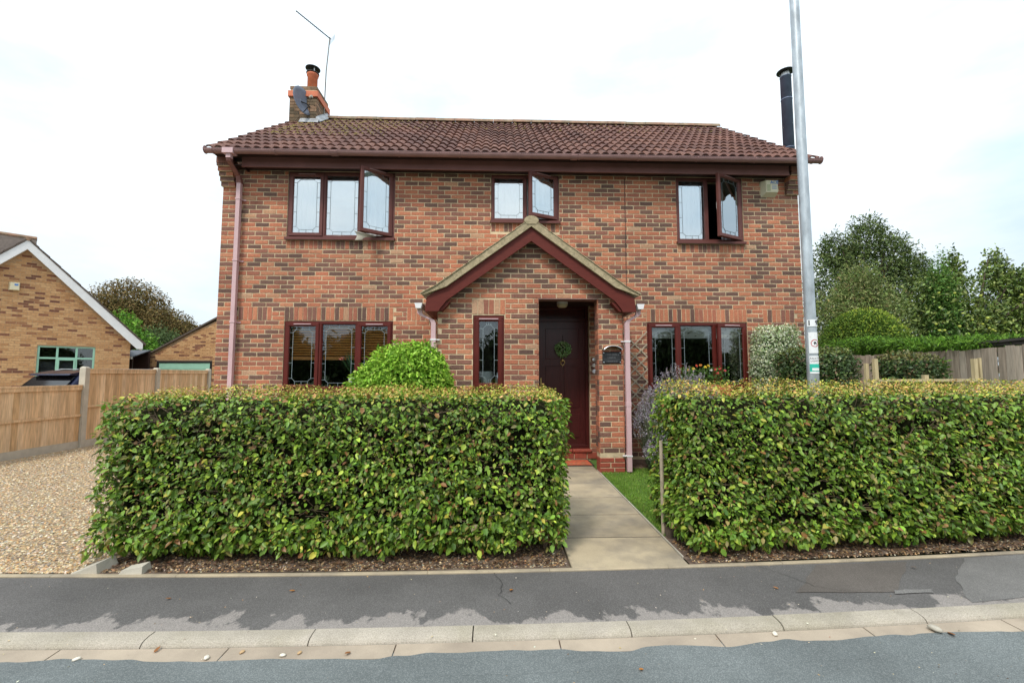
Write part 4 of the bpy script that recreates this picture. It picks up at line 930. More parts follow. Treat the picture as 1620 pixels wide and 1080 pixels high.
# ---------------------------------------------------------------- porch roof
AP = (.5, 3.74); m_s = .73
def slopez(x, top): return top-m_s*abs(x-.5)
bz = 6.30
for s_ in (-1, 1):
    mb = HB(); e = 1.545
    # bargeboard with boxed foot
    prof = [(.5, 3.61), (.5+s_*1.15, 3.61-.73*1.15), (.5+s_*1.50, 3.61-.73*1.43), (.5+s_*1.52, 2.40), (.5+s_*1.52, 2.36), (.5+s_*1.33, 2.36), (.5+s_*1.31, 2.40), (.5+s_*1.22, 2.515), (.5, 3.395)]
    mb.prism(prof if s_ > 0 else prof[::-1], bz, bz+.03); mb.build('bargeboard', 'bargeboard', house)
    mb = HB(); pf = [(.5+s_*1.17, 2.50), (.5+s_*1.51, 2.50), (.5+s_*1.51, 2.372), (.5+s_*1.285, 2.372)]; mb.prism(pf if s_ < 0 else pf[::-1], bz+.03, W); mb.build('eaves_box', 'bargeboard', house)
    # cement verge in one smooth run with thin tile noses lapping on top
    mb = HB(); pf = [(.5, 3.715), (.5+s_*1.22, 3.715-.73*1.22), (.5+s_*1.555, 3.715-.73*1.555+.035), (.5+s_*1.555, 3.715-.73*1.555+.005), (.5+s_*1.22, 3.600-.73*1.22), (.5, 3.600)]
    mb.prism(pf if s_ > 0 else pf[::-1], bz-.045, bz+.1); mb.build('verge_mortar', 'verge', house)
    for k in range(7):
        d0, d1 = 1.57*k/7, 1.57*(k+1)/7; up_ = .04 if k == 6 else 0; mb = HB(); q = lambda d, o_: (.5+s_*d, 3.7152-.73*d+o_)
        pf = [q(d0, .004), q(d1+.012, .020+up_), q(d1+.012, .003+up_), q(d0, .001)]
        mb.prism(pf if s_ > 0 else pf[::-1], bz-.052-.002*k, W+.0); mb.build('porch_tile_course', 'verge', house)
    mb = HB(); pf = [(.5, 3.642), (.5+s_*1.16, 3.642-.73*1.16), (.5+s_*1.16, 3.630-.73*1.16), (.5, 3.630)]; mb.prism(pf if s_ > 0 else pf[::-1], bz-.04, bz-.002); mb.build('undercloak', 'rubber', house)
mb = HB(); V = []; n = 8
for y in (bz-.055, W):
    for k in range(n+1): a = math.pi*(.1+.8*k/n); V.append((.5-.115*math.cos(a), y, 3.675+.10*math.sin(a)-.02))
    V += [(.5+.07, y, 3.63), (.5-.07, y, 3.63)]
k_ = n+3; mb.poly(V, [tuple(range(k_))[::-1], tuple(range(k_, 2*k_))]+[(i, (i+1) % k_, k_+(i+1) % k_, k_+i) for i in range(k_)]); mb.build('porch_ridge', 'verge', house)
# porch gutters and downpipes
for s_, xg in ((-1, -1.115), (1, 2.085)):
    mb = HB(); pf = [(xg-.055, 2.475), (xg+.055, 2.475), (xg+.035, 2.40), (xg-.035, 2.40)]; mb.prism(pf, 6.28, W-.02); mb.build('porch_gutter', 'white_pvc', house)
    xd = -.915 if s_ < 0 else 1.915
    mb = HB(); mb.sqtube([(xg, 6.42, 2.40), (xg, 6.42, 2.345), (xg+(xd-xg)*.15, 6.42, 2.315), (xd-(xd-xg)*.1, 6.42, 2.245), (xd, 6.42, 2.20), (xd, 6.42, .07)], .033, .030); mb.build('porch_downpipe', 'downpipe', house)
    for z in (1.93, .28) if s_ > 0 else (1.95, .5):
        mb = HB(); mb.box(xd-.04, xd+.04, 6.385, 6.455, z, z+.022); mb.box(min(xd, xd-s_*.09), max(xd, xd-s_*.09), 6.41, 6.447, z+.002, z+.018); mb.build('pipe_clip', 'white_pvc', house)
    mb = HB(); mb.box(xd-.037, xd+.037, 6.386, 6.454, 1.0, 1.06); mb.build('pipe_socket', 'downpipe', house)

# ---------------------------------------------------------------- things fixed to the house
t = thing('alarm_box', 'cream burglar alarm box with blue lettering under the right eaves', 'alarm box', (4.77, W, 4.70)); mb = MB()
mb.poly([(-.145, 0, -.15), (.11, 0, -.15), (.11, 0, .13), (-.145, 0, .13), (-.10, -.10, -.09), (.105, -.10, -.09), (.105, -.10, .12), (-.10, -.10, .12)], [(4, 5, 6, 7), (0, 4, 7, 3), (1, 2, 6, 5), (0, 1, 5, 4), (3, 7, 6, 2)]); mb.build('casing', 'alarm', t)
mb = MB(); mb.box(-.085, -.025, -.104, -.1, -.07, .045); mb.build('strobe', 'alarm_panel', t)
lettering('ACE', .075, .045, -.104, .082, 'ink_blue', t, True)
mb = MB()
for z in (.025, -.005, -.03): mb.box(.0, .085, -.103, -.1, z, z+.008)
mb.build('small_print', 'ink_blue', t)
# satellite dish
t = thing('satellite_dish', 'grey satellite dish bracketed to the chimney stack', 'satellite dish', (-4.20, 9.44, 7.42)); mb = MB(); n, mm = 16, 5; V = []
ax = Vector((.80, -.35, .12)).normalized(); u_ = Vector((0, 0, 1)).cross(ax).normalized(); v_ = ax.cross(u_)
for i in range(mm+1):
    for k in range(n): a = 2*math.pi*k/n; rr = .30*i/mm; V.append(tuple(Vector((-.10, 0, 0))+u_*rr*math.cos(a)*.9+v_*rr*math.sin(a)*1.05+ax*(.06*(i/mm)**2)))
fs = [((i*n+k), (i*n+(k+1) % n), ((i+1)*n+(k+1) % n), ((i+1)*n+k)) for i in range(mm) for k in range(n)]; mb.poly(V, fs); o = mb.build('reflector', 'dish', t, True); md = o.modifiers.new('s', 'SOLIDIFY'); md.thickness = .006
mb = MB(); e = Vector((-.10, 0, 0))+ax*.32; mb.tube([Vector((-.1, 0, 0))-v_*.27+ax*.05, Vector((-.1, 0, 0))-v_*.2+ax*.2, e], .009, 6); mb.build('feed_arm', 'iron', t)
mb = MB(); mb.tube([e, e-ax*.07], [.03, .022], 10); mb.build('receiver', 'post_concrete', t)
mb = MB(); mb.tube([(-.1, 0, 0), (0, .05, -.02), (.05, .12, -.05)], .012, 6); mb.build('bracket', 'iron', t)
mb = MB(); mb.tube([(-.16, .0, -.22), (-.13, .02, -.34), (-.2, -.02, -.47)], .005, 5); mb.build('cable', 'iron', t)
# aerial
t = thing('television_aerial', 'television aerial on a tall mast strapped to the chimney', 'aerial', (-4.02, 10.0, 7.3)); mb = MB(); mb.tube([(.02, -.05, .1), (.04, -.05, 1.2), (.10, -.05, 2.02)], .014, 8); mb.build('mast', 'dull_metal', t)
mb = MB(); p0 = Vector((.12, -.05, 1.98)); p1 = Vector((-.56, -.35, 2.40)); mb.tube([p0, p1], .012, 6); mb.build('boom', 'iron', t)
mb = MB(); d = (p1-p0).normalized(); sd_ = d.cross(Vector((0, 0, 1))).normalized(); un = sd_.cross(d)
for k in range(14):
    c = p0+(p1-p0)*(.25+.75*k/13); mb.tube([c-sd_*.06, c+sd_*.06], .002, 4); mb.tube([c-sd_*.03-un*.03, c+sd_*.03+un*.03], .0015, 4)
mb.build('director', 'dull_metal', t)
mb = MB()
for k in range(5):
    for q in (-1, 1): c = p0+un*q*(.02+.025*k)-d*.03; mb.tube([c-sd_*.1, c+sd_*.1], .0022, 4)
mb.build('reflector_grid', 'dull_metal', t)
mb = MB(); mb.tube([(.0, -.05, .12), (-.02, -.4, .14), (-.03, -.46, .1)], .010, 5); mb.tube([(.0, -.05, -.05), (-.02, -.4, -.03)], .010, 5); mb.build('lashing', 'iron', t)
# flue on the right gable
t = thing('flue_pipe', 'tall blue black stove flue rising beside the right gable', 'flue', (5.51, 7.88, 0))
for a, b in ((2.2, 4.2), (4.2, 5.72), (5.73, 6.68), (6.69, 7.13)):
    mb = MB(); mb.lathe([(.094, 0), (.094, b-a-.02), (.099, b-a-.018), (.099, b-a)], (0, 0, a), 20); mb.build('pipe_section', 'flue', t, True)
mb = MB(); mb.lathe([(.075, 0), (.075, .07)], (0, 0, 7.13), 16); mb.build('inner_liner', 'steel', t)
mb = MB(); mb.lathe([(.15, 0), (.15, .012), (.05, .05), (.004, .06)], (0, 0, 7.22), 20); mb.build('rain_cap', 'iron', t)
mb = MB()
for a in (.5, 2.6, 4.7): mb.beam((.08*math.cos(a), .08*math.sin(a), 7.1), (.08*math.cos(a), .08*math.sin(a), 7.23), .018, .005)
mb.build('cap_strap', 'steel', t)
mb = MB(); mb.box(-.22, -.08, -.03, .03, 3.4, 3.44); mb.build('wall_bracket', 'flue', t)
# trellis
t = thing('trellis', 'weathered expanding wooden trellis on the wall beside the right window', 'trellis', (2.33, W-.02, 1.45))
for i in range(7):
    z0 = -.95+i*.21
    for s_ in (-1, 1):
        mb = MB(); mb.beam((-.21*s_, -.008*s_, z0), (.21*s_, -.008*s_, z0+.42), .020, .008); mb.build('slat', 'timber_trellis', t)
# flue / lavender etc. later
# ---------------------------------------------------------------- lamp post
t = thing('lamp_post', 'galvanised steel street lamp post behind the right hedge', 'lamp post', (3.375, 4.62, 0)); RP = .0535
mb = MB(); mb.lathe([(RP+.004, 0), (RP+.002, 1.6), (RP, 2.2), (.047, 5.9), (.040, 7.2)], n=28); mb.build('column', 'galv', t, True)
mb = MB(); mb.tube([(0, 0, 7.15), (0, -.15, 7.5), (0, -.6, 7.7), (0, -1.0, 7.72)], .03, 10); mb.build('bracket_arm', 'galv', t, True)
mb = MB(); mb.prismx([(-1.55, 7.68), (-.95, 7.68), (-.95, 7.78), (-1.2, 7.82), (-1.5, 7.76)], -.13, .13); mb.build('lantern', 'galv', t)
A0 = math.atan2(-4.62, -3.375)   # direction from post to camera
def wrap(mb, pts, faces, zc, a_c, r):
    mb.poly([(r*math.cos(a_c+x/r), r*math.sin(a_c+x/r), zc+y) for x, y, *_ in pts], faces)
def patch(name, zc, w_, h_, a_c, mat, r=RP+.0065, xoff=0):
    n = 10; pts = []
    for i in range(n+1): x = xoff-w_/2+w_*i/n; pts += [(x, -h_/2), (x, h_/2)]
    mb = MB(); wrap(mb, pts, [(2*i, 2*i+2, 2*i+3, 2*i+1) for i in range(n)], zc, a_c, r); return mb.build(name, mat, t)
def wtext(txt, size, zc, a_c, mat, r=RP+.0085, bold=False, xoff=0):
    V, F = text_pts(txt, size, bold); mb = MB(); wrap(mb, [(x+xoff, y) for x, y, z in V], F, zc, a_c, r); return mb.build('lettering', mat, t)
AC = A0+.42
patch('number_label', 2.005, .115, .075, AC, 'sticker'); wtext('1  9', .072, 2.005, AC, 'ink', bold=True)
patch('notice_label', 1.795, .10, .225, AC, 'sticker')
mb = MB(); n = 24; pts = []
for k in range(n): a = 2*math.pi*k/n; pts += [(.040*math.cos(a)+.008, .040*math.sin(a)), (.034*math.cos(a)+.008, .034*math.sin(a))]
wrap(mb, pts, [(2*k, (2*k+2) % (2*n), (2*k+3) % (2*n), 2*k+1) for k in range(n)], 1.79, AC, RP+.0085)
wrap(mb, [(-.018, .026), (-.013, .031), (.034, -.026), (.029, -.031)], [(0, 3, 2, 1)], 1.79, AC, RP+.0085); mb.build('prohibition_ring', 'ink_red', t)
mb = MB(); wrap(mb, [(0, -.012), (.006, -.018), (.012, -.002), (.024, -.012), (.028, -.008), (.016, .012), (.004, .016), (-.006, .01), (-.002, 0)], [tuple(range(9))], 1.79, AC, RP+.0095); mb.build('pictogram', 'ink', t)
mb = MB()
for z in (1.862, 1.852): wrap(mb, [(-.035, -.002), (.04, -.002), (.04, .001), (-.035, .001)], [(0, 1, 2, 3)], z, AC, RP+.0085)
mb.build('notice_line', 'ink_red', t)
patch('fault_label', 1.612, .10, .085, AC, 'sticker'); wtext('FAULTY', .026, 1.628, AC, 'ink'); wtext('LIGHT?', .026, 1.600, AC, 'ink')
patch('fault_label', 1.53, .10, .080, AC, 'sticker_green'); patch('fault_label', 1.513, .075, .028, AC, 'sticker', RP+.0075, .008); patch('fault_label', 1.478, .10, .02, AC, 'sticker')

# ---------------------------------------------------------------- foliage
def sdf_box(p, c, h, r):
    q = np.abs(p-c)-(h-r); return np.linalg.norm(np.maximum(q, 0), axis=1)+np.minimum(q.max(1), 0)-r
HG = [(.080, .150, .022), (.11, .200, .028), (.15, .255, .034), (.24, .33, .05), (.17, .16, .06), (.31, .30, .06), (.20, .105, .045), (.050, .105, .018)]
HW = [4.5, 5.5, 4.5, 2.0, 2.4, .8, .9, 3]
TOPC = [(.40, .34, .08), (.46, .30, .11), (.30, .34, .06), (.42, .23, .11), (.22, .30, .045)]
def hedge(name, label, x0, x1, zt, dens, grp):
    """x0..x1 along the pavement; follows its curve"""
    t = thing(name, label, 'hedge', ((x0+x1)/2, 4.0, 0), 0, grp)
    ox, oy = (x0+x1)/2, 4.0
    yfc = lambda x: 3.565+np.where(x > 1, .0115*(x-1.4)**2*1.5, 0)+.01*np.abs(x)
    depth = .86
    vol = (x1-x0+.3)*(depth+.3)*(zt+.2); n = int(dens*vol)
    def shape(P):
        x, y, z = P[:, 0], P[:, 1]-yfc(P[:, 0]), P[:, 2]
        tp = zt+(.07 if x0 < 0 else .115)*np.clip(y/depth, 0, 1)+.012*np.sin(x*5)
        low = .035*np.clip((.75-z)/.7, 0, 1)           # widens towards the foot
        q = np.stack([x, y, z], 1); c = np.array([(x0+x1)/2, depth/2, 0]); zc = (tp+.10)/2
        h = np.stack([np.full_like(x, (x1-x0)/2)+low*(1 if x0 < 0 else .2), np.full_like(x, depth/2)+low, (tp-.10)/2], 1)
        qq = np.abs(np.stack([x-c[0], y-c[1], z-zc], 1))-(h-.10)
        d = np.linalg.norm(np.maximum(qq, 0), axis=1)+np.minimum(qq.max(1), 0)-.10
        return d
    P = np.stack([x0-.12+rng.random(n)*(x1-x0+.24), 3.42+rng.random(n)*(depth+.75), .02+rng.random(n)*(zt+.2)], 1)
    P[:, 1] += yfc(P[:, 0])-3.6
    P[:, 2] *= .985
    e = .01; d = shape(P); g = np.stack([shape(P+np.eye(3)[i]*e)-d for i in range(3)], 1); g = nrm(g)
    nz_ = fbm(P, 3.2)-.5; n2 = fbm(P+50, 9)-.5
    tq = np.clip(g[:, 2]*1.5-.3, 0, 1); dd = d-(nz_*.16+n2*.08)*(1-.72*tq)
    side = np.where(g[:, 2] > .6, .07, .12)
    k = (dd < .015) & (dd > -side) & (P[:, 2] > .015+.10*(fbm(P, 4)-.2))
    k &= ~((g[:, 1] > .6) & (rng.random(n) > .35))       # the garden side needs fewer leaves
    gap = (fbm(P*np.array([[1, 1, 1.5]])+20, 4.6) > .625) & (g[:, 2] < .6); k &= ~(gap & (rng.random(n) < .75))
    P, g, d, dd = P[k], g[k], d[k], dd[k]; m = len(P)
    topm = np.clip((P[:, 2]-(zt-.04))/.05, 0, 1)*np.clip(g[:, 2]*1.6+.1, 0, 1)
    Nn = nrm(g*.45+np.array([[0, 0, .80]])+rng.normal(0, .42, (m, 3)))
    D = g*.6+np.stack([rng.normal(0, .9, m), rng.normal(0, .5, m), rng.normal(-.5, .45, m)], 1)
    Ln = .023+rng.random(m)**2*.040; Ln *= (1-.48*topm)*(1+.25*np.clip((.55-P[:, 2])/.5, 0, 1)); Wd = Ln*(.52+rng.random(m)*.16)
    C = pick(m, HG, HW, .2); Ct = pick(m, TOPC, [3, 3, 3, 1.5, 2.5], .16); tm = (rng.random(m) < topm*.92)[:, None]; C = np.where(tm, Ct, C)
    patchn = fbm(P+11, 1.7)[:, None]; C = C*(.98+.66*patchn)*np.array([[1.10, 1.04, .82]])
    P = P-np.array([[ox, oy, 0]])
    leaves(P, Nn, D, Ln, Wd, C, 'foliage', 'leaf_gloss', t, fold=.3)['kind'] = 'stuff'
    # near-black heart, the shade between the leaves given as colour
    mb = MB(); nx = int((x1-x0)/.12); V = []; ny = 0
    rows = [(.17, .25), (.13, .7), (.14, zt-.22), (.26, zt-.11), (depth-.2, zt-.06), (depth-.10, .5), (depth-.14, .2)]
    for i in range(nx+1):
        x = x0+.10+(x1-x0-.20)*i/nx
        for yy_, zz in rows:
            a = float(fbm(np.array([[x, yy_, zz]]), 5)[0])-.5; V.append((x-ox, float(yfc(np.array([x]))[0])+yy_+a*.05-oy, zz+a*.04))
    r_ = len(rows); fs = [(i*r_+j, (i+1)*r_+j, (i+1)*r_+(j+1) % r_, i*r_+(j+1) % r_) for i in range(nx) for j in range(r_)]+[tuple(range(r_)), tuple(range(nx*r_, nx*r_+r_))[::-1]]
    mb.poly(V, fs); mb.build('shade_fill', 'shade_core', t)
    # stems and twigs
    mb = MB(); x = x0+.15
    while x < x1-.1:
        y = float(yfc(np.array([x]))[0])+.3+rnd(-.06, .06)-oy
        for q in range(3):
            mb.tube([(x-ox, y, 0), (x-ox+rnd(-.05, .05), y+rnd(-.05, .05), .2), (x-ox+rnd(-.15, .15), y+rnd(-.2, .15), .45)], [.016, .012, .006], 5, caps=False)
        x += .26
    mb.build('stem', 'twig', t)
    mb = MB()
    for i in range(int(180*(x1-x0))):
        x = rnd(x0+.05, x1-.05); z = rnd(.2, zt-.06); y = float(yfc(np.array([x]))[0])+rnd(.0, .09)-oy; l_ = rnd(.05, .16); a = rnd(-1.6, 1.6)
        mb.tube([(x-ox, y+.03, z), (x-ox+math.sin(a)*l_*.5, y, z+abs(math.cos(a))*l_*.4), (x-ox+math.sin(a)*l_, y-.02, z+abs(math.cos(a))*l_*.8)], [.003, .0024, .0012], 4, caps=False)
    tag(mb.build('twigs', 'twig', t), kind='stuff')
    return t
GH = 'clipped front hedges'
hedge('beech_hedge', 'clipped leafy hedge in front of the house, left of the path', -3.12, .545, 1.285, 42000, GH)
hedge('beech_hedge', 'clipped leafy hedge right of the path with the lamp post behind', 1.56, 6.6, 1.295, 42000, GH)
# hedge stake
mb = MB(); mb.tube([(1.525, 4.10, 0), (1.520, 4.10, .85)], [.018, .016], 8); tag(mb.build('hedge_stake', 'timber_trellis'), 'grey wooden stake at the path end of the right hedge', 'stake')
mb = MB(); mb.box(1.53, 1.60, 4.0, 4.16, 0, .11); tag(mb.build('timber_block', 'bark'), 'short dark timber stub beside the hedge stake', 'block')

def blob(name, label, cat, parts, n, ls, pal, wts, mat='leaf', loc=(0, 0, 0), shell=.25, trunk=None, group=None, wf=.6, down=.2, bumps=(2.5, .3), shade_core=None, simple=True, jit=.2, gaps=0, patch_s=1.2):
    """foliage filling ellipsoids (cx,cy,cz,rx,ry,rz) relative to loc"""
    t = thing(name, label, cat, loc, 0, group); vols = np.array([p[3]*p[4]+p[3]*p[5]+p[4]*p[5] for p in parts]); idx = rng.choice(len(parts), n, p=vols/vols.sum()); E = np.array(parts)[idx]
    dr = rv(n); r = 1-shell*rng.random(n)**.8
    bn = (fbm(dr*bumps[0]+idx[:, None]*7.7+20, 1)-.5)*bumps[1]*2
    P = E[:, :3]+dr*E[:, 3:]*((r+bn)[:, None])
    inside = np.zeros(n, bool)
    for p in parts:
        inside |= (((P-np.array(p[:3]))/np.array(p[3:]))**2).sum(1) < (1-shell)**2*.72
    k = ~inside & (P[:, 2]+loc[2] > .02)
    if gaps: k &= ~((fbm(P+31, gaps) > .60) & (rng.random(n) < .8))
    P, dr = P[k], dr[k]; m = len(P); C = pick(m, pal, wts, jit); C = C*(.75+.5*fbm(P+5, patch_s)[:, None])
    Ln = ls*(.6+rng.random(m)*.8); Nn = nrm(dr*.6+np.array([[0, 0, .6]])+rng.normal(0, .55, (m, 3))); D = dr*.5+rng.normal(0, .8, (m, 3))-np.array([[0, 0, down]])
    leaves(P, Nn, D, Ln, Ln*wf, C, 'crown' if trunk else 'foliage', mat, t, simple=simple)['kind'] = 'stuff'
    if trunk:
        H, tr = trunk; mb = MB(); mb.tube([(0, 0, -.1), (rnd(-.05, .05)*H, 0, H*.35), (rnd(-.08, .08)*H, rnd(-.05, .05)*H, H*.75)], [tr, tr*.75, tr*.35], 8)
        for p in parts:
            for q in range(3):
                e = np.array(p[:3])+rv(1)[0]*np.array(p[3:])*.75; s0 = Vector((0, 0, H*rnd(.25, .6))); mid = (s0+Vector(e))/2+Vector((rnd(-.1, .1), rnd(-.1, .1), .06*H))
                mb.tube([s0, mid, Vector(e)], [tr*.42, tr*.25, tr*.07], 6, caps=False)
        mb.build('trunk', 'bark', t)
    if shade_core:
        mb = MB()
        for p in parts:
            pr = [(math.sin(math.pi*(i+.01)/8.02)*shade_core, -math.cos(math.pi*i/8)*shade_core) for i in range(9)]; b = len(mb.v); mb.lathe(pr, n=12); mb.v[b:] = [(p[0]+x*p[3], p[1]+y*p[4], p[2]+z*p[5]) for x, y, z in mb.v[b:]]
        mb.build('shade_fill', 'shade_core', t)  # near-black solid painting in the shade behind the leaves
    return t
BRIGHT = [(.25, .43, .045), (.34, .54, .065), (.16, .30, .03), (.42, .58, .11)]
blob('maple_shrub', 'bright lime green domed shrub between hedge and porch', 'shrub', [(0, 0, 1.0, .70, .60, .90), (-.22, -.1, .88, .56, .5, .80), (.24, 0, 1.08, .44, .45, .82)], 42000, .052, BRIGHT, [4, 3, 3, 1], 'leaf', (-1.22, 5.85, 0), shell=.22, bumps=(5, .07), shade_core=.72, wf=.5, down=.5, simple=False)
VAR = [(.66, .70, .46), (.42, .50, .26), (.18, .28, .10), (.74, .74, .58)]
DK = [(.06, .11, .03), (.09, .15, .04), (.045, .08, .025), (.15, .20, .06), (.19, .12, .06)]
def boxy(name, label, x0, x1, y0, y1, z1, n, ls, pal, wts, grp=None, top=None):
    cx, cy = (x0+x1)/2, (y0+y1)/2; t = thing(name, label, 'shrub', (cx, cy, 0), 0, grp); m = n
    P = np.stack([x0-.1+rng.random(m)*(x1-x0+.2), y0-.1+rng.random(m)*(y1-y0+.2), rng.random(m)*(z1+.1)], 1)
    c = np.array([cx, cy, z1/2]); h = np.array([(x1-x0)/2, (y1-y0)/2, z1/2]); f = lambda P: sdf_box(P, c, h, min(.25, (y1-y0)/2.2)); d = f(P)-(fbm(P, 3)-.5)*.16
    g = nrm(np.stack([f(P+np.eye(3)[i]*.01)-f(P) for i in range(3)], 1)); k = (d < .01) & (d > -.14); P, g = P[k], g[k]; m = len(P)
    C = pick(m, pal, wts); 
    if top is not None: tm = (P[:, 2] > z1-.10) & (rng.random(m) < .75); C[tm] = pick(tm.sum(), top, [1]*len(top))
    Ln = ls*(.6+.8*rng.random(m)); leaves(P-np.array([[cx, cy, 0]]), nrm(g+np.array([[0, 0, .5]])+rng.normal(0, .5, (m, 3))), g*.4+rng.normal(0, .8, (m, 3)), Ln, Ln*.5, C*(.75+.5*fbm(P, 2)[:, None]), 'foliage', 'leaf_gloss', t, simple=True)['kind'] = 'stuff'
    mb = MB(); mb.box(-h[0]+.16, h[0]-.16, -h[1]+.16, h[1]-.16, .05, z1-.2); mb.build('shade_fill', 'shade_core', t); return t  # near-black box, shade inside the shrub set as colour
boxy('clipped_shrub', 'dark clipped evergreen hedge beside the right corner of the house', 4.25, 5.30, 6.15, 6.75, 1.84, 60000, .045, DK, [4, 4, 3, 2, 1.2], top=[(.20, .22, .06), (.14, .19, .05)])
boxy('clipped_shrub', 'dark bronze clipped shrub in front of the weathered fence', 5.68, 6.60, 6.2, 6.65, 1.76, 52000, .045, DK, [4, 3, 4, 1.5, 2.4], top=[(.22, .20, .07), (.16, .17, .05)])
boxy('variegated_shrub', 'cream variegated evergreen clipped square against the wall', 4.26, 5.02, 7.02, 7.37, 2.27, 60000, .036, VAR, [4, 3, 3, 2])
# lavender
def lavender(label, cx, cy, w_, d_, h_, n):
    t = thing('lavender_bush', label, 'lavender', (cx, cy, .05), 0, None); n2 = n
    A = rng.random(n2)*6.283; rr = np.sqrt(rng.random(n2)); tip = np.stack([np.cos(A)*rr*w_, np.sin(A)*rr*d_, h_*(1-.45*rr**2)*(.70+.3*rng.random(n2))], 1); base = tip*np.array([[.35, .35, 0]])
    mid = base*.5+tip*.5+np.array([[0, 0, .08]]); dd = nrm(tip-mid)
    sd_ = nrm(np.cross(dd, rv(n2))); w1 = .0028
    V = np.stack([base-sd_*w1, base+sd_*w1, mid+sd_*w1, tip+sd_*w1*.6, tip-sd_*w1*.6, mid-sd_*w1], 1).reshape(-1, 3); b = np.arange(n2)[:, None]*6; F = b+np.array([[0, 1, 2, 3, 4, 5]])
    raw_mesh('stems', V, F[:, [0, 1, 2, 5]], pick(n2, [(.13, .16, .08), (.20, .22, .13)], [1, 1]), 'leaf', t)['kind'] = 'stuff'
    V2 = V; F2 = F[:, [5, 2, 3, 4]]; raw_mesh('stems', V2, F2, pick(n2, [(.14, .17, .09), (.22, .22, .15)], [1, 1]), 'leaf', t)['kind'] = 'stuff'
    k = 9; T = np.repeat(tip, k, 0); Dd = np.repeat(dd, k, 0); f = np.tile(np.linspace(0, 1, k), n2)[:, None]; P = T-Dd*f*.075+rng.normal(0, .003, (n2*k, 3)); m = n2*k
    leaves(P, rv(m), rv(m)+Dd*.8, .015+rng.random(m)*.014, .010+rng.random(m)*.008, pick(m, [(.40, .34, .43), (.45, .41, .45), (.27, .22, .26), (.44, .41, .38)], [3, 2, 2, 2]), 'flower_spikes', 'petal', t, simple=True)['kind'] = 'stuff'
    m = n2*8; P = np.repeat(base, 8, 0); T = np.repeat(mid, 8, 0); f = rng.random((m, 1)); P = P*(1-f)+T*f+rng.normal(0, .02, (m, 3)); leaves(P, rv(m), rv(m)*.6+np.array([[0, 0, .8]]), .04+rng.random(m)*.04, .006+rng.random(m)*.004, pick(m, [(.10, .15, .075), (.16, .20, .12), (.07, .10, .05)], [3, 2, 2]), 'foliage', 'leaf', t, simple=True)['kind'] = 'stuff'
lavender('tall lavender in flower under the right window', 2.85, 6.75, .72, .42, 1.62, 900)
lavender('grey leaved lavender spilling out beside the pier downpipe', 2.38, 6.5, .38, .36, 1.34, 700)
lavender('low pale lavender by the lawn edge behind the hedge end', 2.33, 6.22, .28, .24, .66, 350)
# flowers in a trough at the window
t = thing('window_trough', 'planted trough of yellow and red flowers under the right window', 'planter', (3.42, 7.22, 1.12)); mb = MB(); mb.box(-.40, .40, -.09, .09, 0, .17); mb.build('trough', 'terracotta', t)
n = 900; P = np.stack([rng.uniform(-.38, .38, n), rng.normal(0, .07, n), .10+rng.random(n)*.34], 1); leaves(P, rv(n), rv(n)+np.array([[0, 0, .6]]), .03+rng.random(n)*.03, .02+rng.random(n)*.01, pick(n, [(.08, .17, .04), (.12, .22, .05)], [1, 1]), 'foliage', 'leaf', t, simple=True)['kind'] = 'stuff'
for x, z, c in ((-.16, .36, (.75, .10, .05)), (-.10, .37, (.80, .30, .06)), (-.02, .34, (.85, .60, .03)), (.03, .36, (.85, .62, .05)), (-.22, .31, (.80, .55, .05)), (.14, .30, (.65, .08, .05)), (.22, .31, (.60, .07, .06)), (.07, .29, (.75, .75, .65)), (.3, .28, (.62, .08, .1)), (-.3, .29, (.7, .4, .1)), (.18, .24, (.7, .1, .08))):
    q = 12; P = np.tile(np.array([[x, -.12, z+.12]]), (q, 1)); leaves(P, rv(q)*.4+np.array([[0, -1., .4]]), rv(q)*np.array([[1, .3, 1]]), np.full(q, .026), np.full(q, .018), np.tile(np.array([c]), (q, 1)), 'flower', 'petal', t, simple=True)
# lawn blades
n = 42000; X = 1.52+rng.random(n)**1.3*2.2; Y = 4.05+rng.random(n)*2.65; P = np.stack([X, Y, .01+.04*(Y-4)/3.2], 1)
o = leaves(P, rv(n), rv(n)*.55+np.array([[0, 0, 1.]]), .018+rng.random(n)*.022, .003+rng.random(n)*.003, pick(n, [(.20, .35, .045), (.27, .43, .07), (.14, .26, .04), (.36, .38, .12)], [4, 3, 3, .7])*(.7+.6*fbm(P, 2.5)[:, None]), 'grass', 'leaf', simple=True, curl=.2); o['kind'] = 'stuff'

# ---------------------------------------------------------------- left: fence, neighbours
fe = thing('panel_fence', 'new timber fence with concrete posts along the gravel drive', 'fence', (-8.35, 9.3, 0))
class FB(MB): pass
posts = [5.55, 7.42, 9.30, 11.20, 13.15]; tops = [1.25, 1.25, 1.58, 1.58]
for i, y in enumerate(posts):
    h_ = [1.30, 1.30, 1.62, 1.62, 1.62][i]; mb = MB(); mb.poly([(-.06, -.05, -.1), (.06, -.05, -.1), (.06, .05, -.1), (-.06, .05, -.1), (-.06, -.05, h_-.03), (.06, -.05, h_-.03), (.06, .05, h_-.03), (-.06, .05, h_-.03), (-.035, -.03, h_), (.035, -.03, h_), (.035, .03, h_), (-.035, .03, h_)],
        [(0, 3, 2, 1), (0, 1, 5, 4), (1, 2, 6, 5), (2, 3, 7, 6), (3, 0, 4, 7), (4, 5, 9, 8), (5, 6, 10, 9), (6, 7, 11, 10), (7, 4, 8, 11), (8, 9, 10, 11)]); o = mb.build('concrete_post', 'post_concrete', fe); o.location = (0, y-9.3, 0)
bm = []
